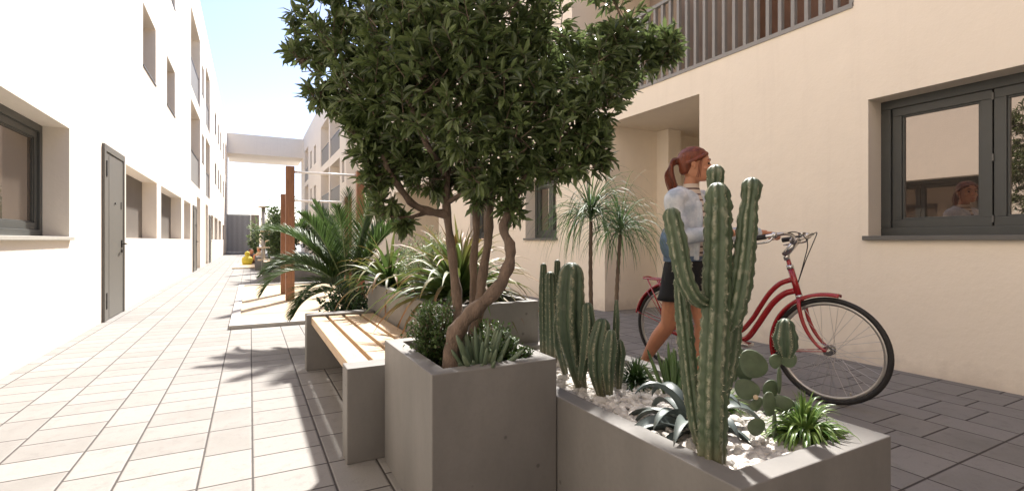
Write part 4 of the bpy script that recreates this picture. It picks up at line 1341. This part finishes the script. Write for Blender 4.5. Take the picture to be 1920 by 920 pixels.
q = MB(); q.tube([V(.40, .05, .27), V(.30, .12, .02)], .007, 8); q.build('kickstand', 'chrome', bk, local=True)

# ------------------------------------------------------------ people
def remeshed(mb, name, mat, root, voxel, smooth_it=6):
    me = bpy.data.meshes.new('tmp'); me.from_pydata([tuple(v) for v in mb.v], [], mb.f); me.update()
    bm = bmesh.new(); bm.from_mesh(me)
    bmesh.ops.recalc_face_normals(bm, faces=bm.faces); bm.to_mesh(me); bm.free()
    o = bpy.data.objects.new('tmp', me); C.objects.link(o)
    m = o.modifiers.new('r', 'REMESH'); m.mode = 'VOXEL'; m.voxel_size = voxel; m.use_smooth_shade = True
    m2 = o.modifiers.new('s', 'SMOOTH'); m2.iterations = smooth_it; m2.factor = .5
    bpy.context.view_layer.update()
    dg = bpy.context.evaluated_depsgraph_get()
    nm = bpy.data.meshes.new_from_object(o.evaluated_get(dg))
    bpy.data.objects.remove(o)
    nm.name = name; nm.materials.clear(); nm.materials.append(M[mat])
    nm.polygons.foreach_set('use_smooth', [True] * len(nm.polygons))
    n = bpy.data.objects.new(name, nm); C.objects.link(n); n.parent = root
    return n

def ering(c, rx, ry, n=24, tilt=0, sq=1.0):
    out = []
    for j in range(n):
        t = 2 * PI * j / n
        x = rx * abs(math.cos(t)) ** sq * (1 if math.cos(t) > 0 else -1); y = ry * abs(math.sin(t)) ** sq * (1 if math.sin(t) > 0 else -1)
        out.append(Vector((c[0] + x, c[1] + y, c[2] + x * tilt)))
    return out

pw = thing('person', 'woman with red ponytail in pale denim jacket and black skirt, pushing the red bicycle', 'person', (2.93, 2.825, 0), BA)
Y0 = -.40
def limbp(m, pts, rad, seg=5, n=14, ell=None):
    m.tube(curve([V(*p) for p in pts], seg), interp(rad, seg), n, ell=ell)
def hand(m, wrist, fwd, side, down, grip=True, k=1.0):
    """palm plus five bent fingers wrapping a bar; fwd = towards the bar end, side = across the palm, down = palm normal"""
    w = Vector(wrist)
    pc = w + fwd * .045 * k
    m.ball(pc, .001, 4, 3)
    rot = Matrix((side, fwd, down)).transposed()
    m.ball(pc, (.036 * k, .046 * k, .015 * k), 14, 10, rot)
    m.tube([w - fwd * .02, w + fwd * .02], [.021 * k, .024 * k], 10, ell=(1, .8))
    for i, (off, L) in enumerate(((-.027, .062), (-.009, .072), (.009, .068), (.026, .052))):
        b = pc + side * off * k + fwd * .032 * k
        p1 = b + fwd * L * .42 * k + down * .006
        p2 = p1 + (fwd * .35 + down).normalized() * L * .36 * k
        p3 = p2 + (down * .6 - fwd * .8).normalized() * L * .3 * k
        m.tube(curve([b - fwd * .02, b, p1, p2, p3], 3), interp([.0085, .0088, .0082, .0076, .006], 3), 8)
    tb = pc - side * .030 * k - fwd * .012
    m.tube(curve([tb, tb - side * .020 + fwd * .012 + down * .012, tb - side * .010 + fwd * .036 + down * .030, tb + side * .006 + fwd * .050 + down * .040], 3), interp([.012, .011, .0095, .007], 3), 8)

HC = V(.430, Y0, 1.498)
body = MB()
# trunk
body.rings([ering((.355, Y0, .74), .10, .145), ering((.35, Y0, .82), .115, .165), ering((.36, Y0, .93), .09, .125), ering((.375, Y0, 1.02), .085, .120), ering((.39, Y0, 1.14), .100, .145), ering((.39, Y0, 1.24), .095, .165), ering((.385, Y0, 1.295), .070, .155), ering((.385, Y0, 1.33), .050, .08)])
limbp(body, [(.385, Y0, 1.28), (.392, Y0, 1.35), (.410, Y0, 1.42)], [.058, .046, .048])
# legs: right leg trails (camera side), left leg carries
limbp(body, [(.36, Y0 - .075, .80), (.325, Y0 - .075, .64), (.285, Y0 - .07, .47), (.265, Y0 - .065, .42), (.185, Y0 - .06, .32), (.10, Y0 - .055, .19), (.075, Y0 - .055, .145)], [.088, .080, .058, .053, .052, .036, .030])
limbp(body, [(.065, Y0 - .055, .165), (.085, Y0 - .056, .115), (.135, Y0 - .058, .055), (.185, Y0 - .06, .025)], [.026, .034, .030, .018], ell=(1, 1.1))
limbp(body, [(.37, Y0 + .075, .80), (.415, Y0 + .07, .62), (.445, Y0 + .065, .47), (.450, Y0 + .062, .42), (.445, Y0 + .06, .32), (.440, Y0 + .055, .15), (.438, Y0 + .055, .085)], [.088, .080, .058, .053, .053, .035, .030])
limbp(body, [(.418, Y0 + .055, .055), (.47, Y0 + .055, .055), (.54, Y0 + .055, .04), (.60, Y0 + .055, .03)], [.034, .036, .030, .018], ell=(.9, 1.2))
# arms
RS, LS = V(.39, Y0 - .165, 1.27), V(.39, Y0 + .165, 1.27)
RE, LE = V(.45, -.60, 1.03), V(.50, -.14, 1.04)
RW, LW = V(.655, -.325, 1.045), V(.63, .15, 1.05)
limbp(body, [RS + V(0, .03, .02), RS, RS.lerp(RE, .5), RE, RE.lerp(RW, .5), RW], [.05, .050, .042, .036, .033, .023])
limbp(body, [LS - V(0, .03, -.02), LS, LS.lerp(LE, .5), LE, LE.lerp(LW, .5), LW], [.05, .050, .042, .036, .033, .023])
for W_, T_ in ((RW, V(.76, -.285, 1.035)), (LW, V(.745, .285, 1.035))):
    fwd = (T_ - W_).normalized(); fwd.normalize()
    down = V(.1, 0, -1); down = (down - fwd * down.dot(fwd)).normalized()
    side = fwd.cross(down).normalized()
    if (W_ == RW): side = side * 1
    else: side = -side
    hand(body, W_, fwd, side, down, k=.95)
# head, turned a little towards the wall so that the window sees the face
HR = Matrix.Rotation(R(32), 3, 'Z')
def hp(x, y, z): return HC + HR @ V(x, y, z)
rings = []
for z, cx, rx, ry in ((-.108, .045, .022, .020), (-.100, .038, .048, .038), (-.080, .022, .072, .052), (-.055, .010, .084, .060), (-.025, .004, .091, .066), (.0, 0, .094, .070), (.03, -.004, .096, .073), (.06, -.008, .092, .072), (.085, -.010, .078, .064), (.102, -.012, .055, .046), (.112, -.012, .022, .020)):
    rings.append([HC + HR @ Vector((p.x, p.y, p.z)) for p in ering((cx, 0, z), rx, ry, 24)])
body.rings(rings)
body.tube([hp(.088, 0, .012), hp(.098, 0, -.010), hp(.112, 0, -.028), hp(.100, 0, -.036)], [.006, .008, .011, .007], 8)
body.ball(hp(.103, .009, -.033), .0065, 8, 6); body.ball(hp(.103, -.009, -.033), .0065, 8, 6)
body.tube([hp(.090, -.020, -.060), hp(.099, 0, -.058), hp(.090, .020, -.060)], [.003, .0065, .003], 8)
body.tube([hp(.088, -.018, -.067), hp(.096, 0, -.068), hp(.088, .018, -.067)], [.003, .007, .003], 8)
body.ball(hp(.078, 0, -.095), (.016, .018, .012), 10, 8)
for s in (-1, 1):
    body.tube([hp(.088, s * .012, .022), hp(.089, s * .030, .026), hp(.076, s * .050, .020)], [.006, .007, .005], 8)
    body.ball(hp(.062, s * .040, -.030), (.020, .018, .016), 10, 8)
    body.tube(curve([hp(-.005, s * .073, -.030), hp(.002, s * .080, -.012), hp(-.006, s * .084, .012), hp(-.020, s * .083, .008), hp(-.018, s * .078, -.015)], 3), interp([.006, .006, .006, .006, .006], 3), 8)
    body.ball(hp(-.006, s * .073, -.008), (.012, .006, .018), 10, 8)
remeshed(body, 'body', 'skin', pw, .0048, 3)
for s in (-1, 1):
    q = MB(); q.ball(hp(.0835, s * .030, .004), (.008, .012, .008), 12, 8); q.build('eye', 'eye', pw, smooth=True, local=True)
    q = MB(); q.tube(curve([hp(.094, s * .014, .026), hp(.092, s * .030, .032), hp(.078, s * .048, .026)], 3), .0032, 6); q.build('eyebrow', 'hair', pw, smooth=True, local=True)
q = MB(); q.tube(curve([hp(.097, -.018, -.063), hp(.1055, 0, -.062), hp(.097, .018, -.063)], 3), interp([.002, .005, .002], 3), 6); q.build('lips', 'lip', pw, smooth=True, local=True)
# hair: cap, sideburn line and ponytail
hm = MB()
rings = []
for z, cx, rx, ry in ((-.060, -.060, .030, .045), (-.040, -.052, .048, .058), (-.010, -.040, .064, .070), (.020, -.028, .082, .078), (.050, -.018, .098, .081), (.080, -.014, .092, .076), (.105, -.014, .070, .060), (.122, -.016, .035, .032)):
    rings.append([HC + HR @ Vector((p.x, p.y, p.z)) for p in ering((cx, 0, z), rx, ry, 24)])
hm.rings(rings)
rr_ = random.Random(3)
for s in (-1, 1):
    hm.tube(curve([hp(.075, s * .030, .070), hp(.045, s * .072, .045), hp(.0, s * .082, .022), hp(-.045, s * .070, .005), hp(-.10, s * .012, .025)], 4), interp([.016, .014, .012, .014, .014], 4), 10, ell=(1, .7))
hm.ball(hp(-.108, 0, .030), (.026, .026, .022), 12, 8)
for i in range(22):
    a = rr_.uniform(-1, 1); b = rr_.uniform(-1, 1)
    hm.tube(curve([hp(-.100, a * .010, .035 + b * .01), hp(-.142, a * .020, .020 + b * .012), hp(-.158 + b * .012, a * .030, -.040), hp(-.148 + b * .020, a * .036, -.105), hp(-.120 + b * .018, a * .026, -.165 - rr_.uniform(0, .03))], 4), interp([.010, .015, .015, .012, .004], 4), 7)
remeshed(hm, 'hair', 'hair', pw, .0050, 2)
q = MB(); torus_c = hp(-.116, 0, .030); q.ball(torus_c, (.012, .022, .020), 12, 8); q.build('hair_tie', 'hair', pw, smooth=True, local=True)
q = MB()
for i in range(70):
    a = rr_.uniform(-1, 1); b = rr_.uniform(-1, 1); c = rr_.uniform(0, 1)
    if i < 35: P = [hp(-.10, a * .03, .04 + b * .02), hp(-.150, a * .04, .02 + b * .03), hp(-.172 + b * .02, a * .045, -.05), hp(-.150 + b * .04, a * .05, -.12), hp(-.125 + b * .03, a * .045, -.19 - c * .03)]
    elif i < 55: P = [hp(.06 - c * .08, a * .07, .075), hp(.0, a * .083, .085 + b * .02), hp(-.06, a * .07, .075 + b * .02), hp(-.11, a * .03, .045)]
    else:
        s_ = 1 if a > 0 else -1
        P = [hp(.05, s_ * .068, .05), hp(.04 + b * .02, s_ * .082, .0), hp(.035 + b * .02, s_ * .080, -.05), hp(.03 + b * .03, s_ * .072, -.09)]
    q.tube(curve([Vector(p) for p in P], 4), .0011, 4, caps=False)
q.build('loose_strands', 'hair', pw, smooth=True, local=True)
# clothes
q = MB()
q.rings([ering((.335, Y0, .595), .155, .185, 36), ering((.345, Y0, .64), .148, .182, 36), ering((.352, Y0, .74), .135, .178, 36), ering((.358, Y0, .84), .122, .168, 36), ering((.362, Y0, .90), .105, .145, 36)])
q.build('skirt', 'black_cloth', pw, smooth=True, local=True)
sh = MB()
sh.rings([ering((.372, Y0, .88), .104, .132), ering((.368, Y0, 1.0), .095, .130), ering((.380, Y0, 1.14), .102, .14), ering((.380, Y0, 1.24), .098, .14), ering((.382, Y0, 1.31), .078, .09), ering((.395, Y0, 1.345), .058, .060), ering((.400, Y0, 1.375), .054, .055)])
remeshed(sh, 'sweater', 'stripe', pw, .006, 3)
jk = MB()
jk.rings([ering((.352, Y0, .855), .118, .162, 28), ering((.355, Y0, .90), .120, .162, 28), ering((.360, Y0, 1.0), .112, .155, 28), ering((.378, Y0, 1.12), .118, .172, 28), ering((.380, Y0, 1.22), .113, .188, 28), ering((.376, Y0, 1.285), .094, .172, 28), ering((.374, Y0, 1.335), .070, .088, 28)])
for S_, E_, W_ in ((RS, RE, RW), (LS, LE, LW)):
    sg = -1 if S_ is RS else 1
    pts = [S_ + V(-.0, -sg * .05, .015), S_ + V(0, sg * .012, -.01), S_.lerp(E_, .35) + V(-.01, sg * .008, 0), S_.lerp(E_, .7), E_ + V(-.012, sg * .008, -.004), E_.lerp(W_, .4), E_.lerp(W_, .78)]
    limbp(jk, pts, [.068, .068, .060, .056, .055, .047, .040])
    for i in range(7):     # wrinkles at elbow
        t = i / 7
        p = S_.lerp(E_, .55 + t * .4) + V(.03 * math.sin(i * 2.1), sg * .03, 0)
        jk.tube([p + V(-.045, sg * .012, .010), p + V(0, sg * .034, 0), p + V(.04, sg * .008, -.014)], [.010, .016, .008], 8)
    limbp(jk, [E_.lerp(W_, .76), E_.lerp(W_, .86)], [.044, .042])
for s in (-1, 1):      # collar and front plackets
    jk.tube(curve([V(.335, Y0 + s * .03, 1.355), V(.365, Y0 + s * .075, 1.350), V(.43, Y0 + s * .075, 1.315), V(.475, Y0 + s * .052, 1.265)], 4), interp([.020, .022, .022, .012], 4), 10, ell=(.5, 1.2))
    jk.tube(curve([V(.485, Y0 + s * .040, 1.25), V(.498, Y0 + s * .050, 1.12), V(.482, Y0 + s * .055, .98), V(.474, Y0 + s * .055, .87)], 4), .017, 8)
jo = remeshed(jk, 'jacket', 'denim', pw, .006, 3)
# striped sweater front panel between the open plackets
q = MB()
vs = []; K = 8
for z, x, w_ in ((.87, .476, .040), (.98, .480, .040), (1.12, .500, .036), (1.22, .496, .030), (1.27, .482, .026), (1.31, .462, .024)):
    for j in range(K + 1):
        t = -1 + 2 * j / K
        vs.append(V(x - .012 * t * t, Y0 + t * w_, z))
q.add(vs, [(i * (K + 1) + j, i * (K + 1) + j + 1, (i + 1) * (K + 1) + j + 1, (i + 1) * (K + 1) + j) for i in range(5) for j in range(K)])
o = q.build('sweater_front', 'stripe', pw, smooth=True, local=True)
md = o.modifiers.new('s', 'SOLIDIFY'); md.thickness = .01
# dark denim panels: hem band, side panel
q = MB()
a = ering((.352, Y0, .858), .1225, .1665, 32); b = ering((.354, Y0, .895), .1245, .1665, 32)
q.rings([a, b], caps=False); q.build('jacket_hem', 'denim_dark', pw, smooth=True, local=True)
q = MB(); q.ball((.355, Y0 - .135, .985), (.10, .055, .13), 16, 10); q.build('jacket_side_panel', 'denim_dark', pw, smooth=True, local=True)
# sandals
for c, az in (((.135, Y0 - .058, .045), -.55), ((.50, Y0 + .055, .010), 0)):
    q = MB(); rot = Matrix.Rotation(-az, 3, 'Y')
    q.ball(c, (.115, .042, .014), 16, 8, rot)
    q.tube(curve([V(*c) + rot @ V(.03, -.042, .0), V(*c) + rot @ V(.035, 0, .045), V(*c) + rot @ V(.03, .042, 0)], 4), .008, 6)
    q.build('shoe', 'shoe', pw, smooth=True, local=True)

# distant children in the play area
def child(label, c, k, cloth, hairmat, face, hood):
    root = thing('person', label, 'person', c, face)
    b = MB()
    b.rings([ering((0, 0, .02 * k), .14 * k, .16 * k, 16), ering((0, 0, .14 * k), .17 * k, .19 * k, 16), ering((.01 * k, 0, .26 * k), .14 * k, .17 * k, 16), ering((.02 * k, 0, .34 * k), .08 * k, .10 * k, 16)])
    b.ball((.04 * k, 0, .44 * k), (.085 * k, .08 * k, .10 * k), 16, 12)
    for s in (-1, 1):
        b.tube(curve([V(.01, s * .12, .30) * k, V(.08, s * .17, .20) * k, V(.17, s * .11, .14) * k], 4), interp([.045 * k, .040 * k, .025 * k], 4), 10)
        b.tube(curve([V(-.02, s * .08, .08) * k, V(.16, s * .12, .20) * k, V(.20, s * .11, .03) * k], 4), interp([.07 * k, .055 * k, .035 * k], 4), 10)
        b.tube([V(.18, s * .11, .02) * k, V(.27, s * .11, .02) * k], .028 * k, 8)
        for f in range(5): b.tube([V(.17, s * .11, .14) * k, V(.215, s * (.09 + f * .01), .125 - (f == 0) * .02) * k], .008 * k, 5)
    b.ball((.125 * k, 0, .435 * k), .012 * k, 8, 6)
    remeshed(b, 'body', 'skin', root, .012, 2)
    j = MB()
    j.rings([ering((-.005, 0, .01 * k), .16 * k, .18 * k, 16), ering((-.005, 0, .14 * k), .19 * k, .21 * k, 16), ering((.005 * k, 0, .27 * k), .16 * k, .19 * k, 16), ering((.015 * k, 0, .35 * k), .10 * k, .12 * k, 16)])
    for s in (-1, 1): j.tube(curve([V(.01, s * .12, .30) * k, V(.08, s * .17, .20) * k, V(.15, s * .12, .15) * k], 4), .058 * k, 10)
    if hood: j.ball((.018 * k, 0, .45 * k), (.10 * k, .105 * k, .12 * k), 16, 12)
    remeshed(j, 'jacket', cloth, root, .014, 3)
    h = MB(); h.ball((.012 * k, 0, .47 * k), (.095 * k, .088 * k, .09 * k), 14, 10)
    if not hood: h.build('hair', hairmat, root, smooth=True, local=True)
    return root
child('small child in a yellow hooded coat crouching on the play area, back to the camera', (-.10, 22.0, .04), .92, 'yellow', 'brown_hair', R(80), True)
child('small brown-haired child crouching beyond the child in yellow', (.02, 23.1, .04), 1.1, 'brown', 'brown_hair', R(-60), False)
child('small brown-haired child sitting at the right of the child in yellow', (.36, 22.3, .20), .95, 'light_wood', 'brown_hair', R(200), False)
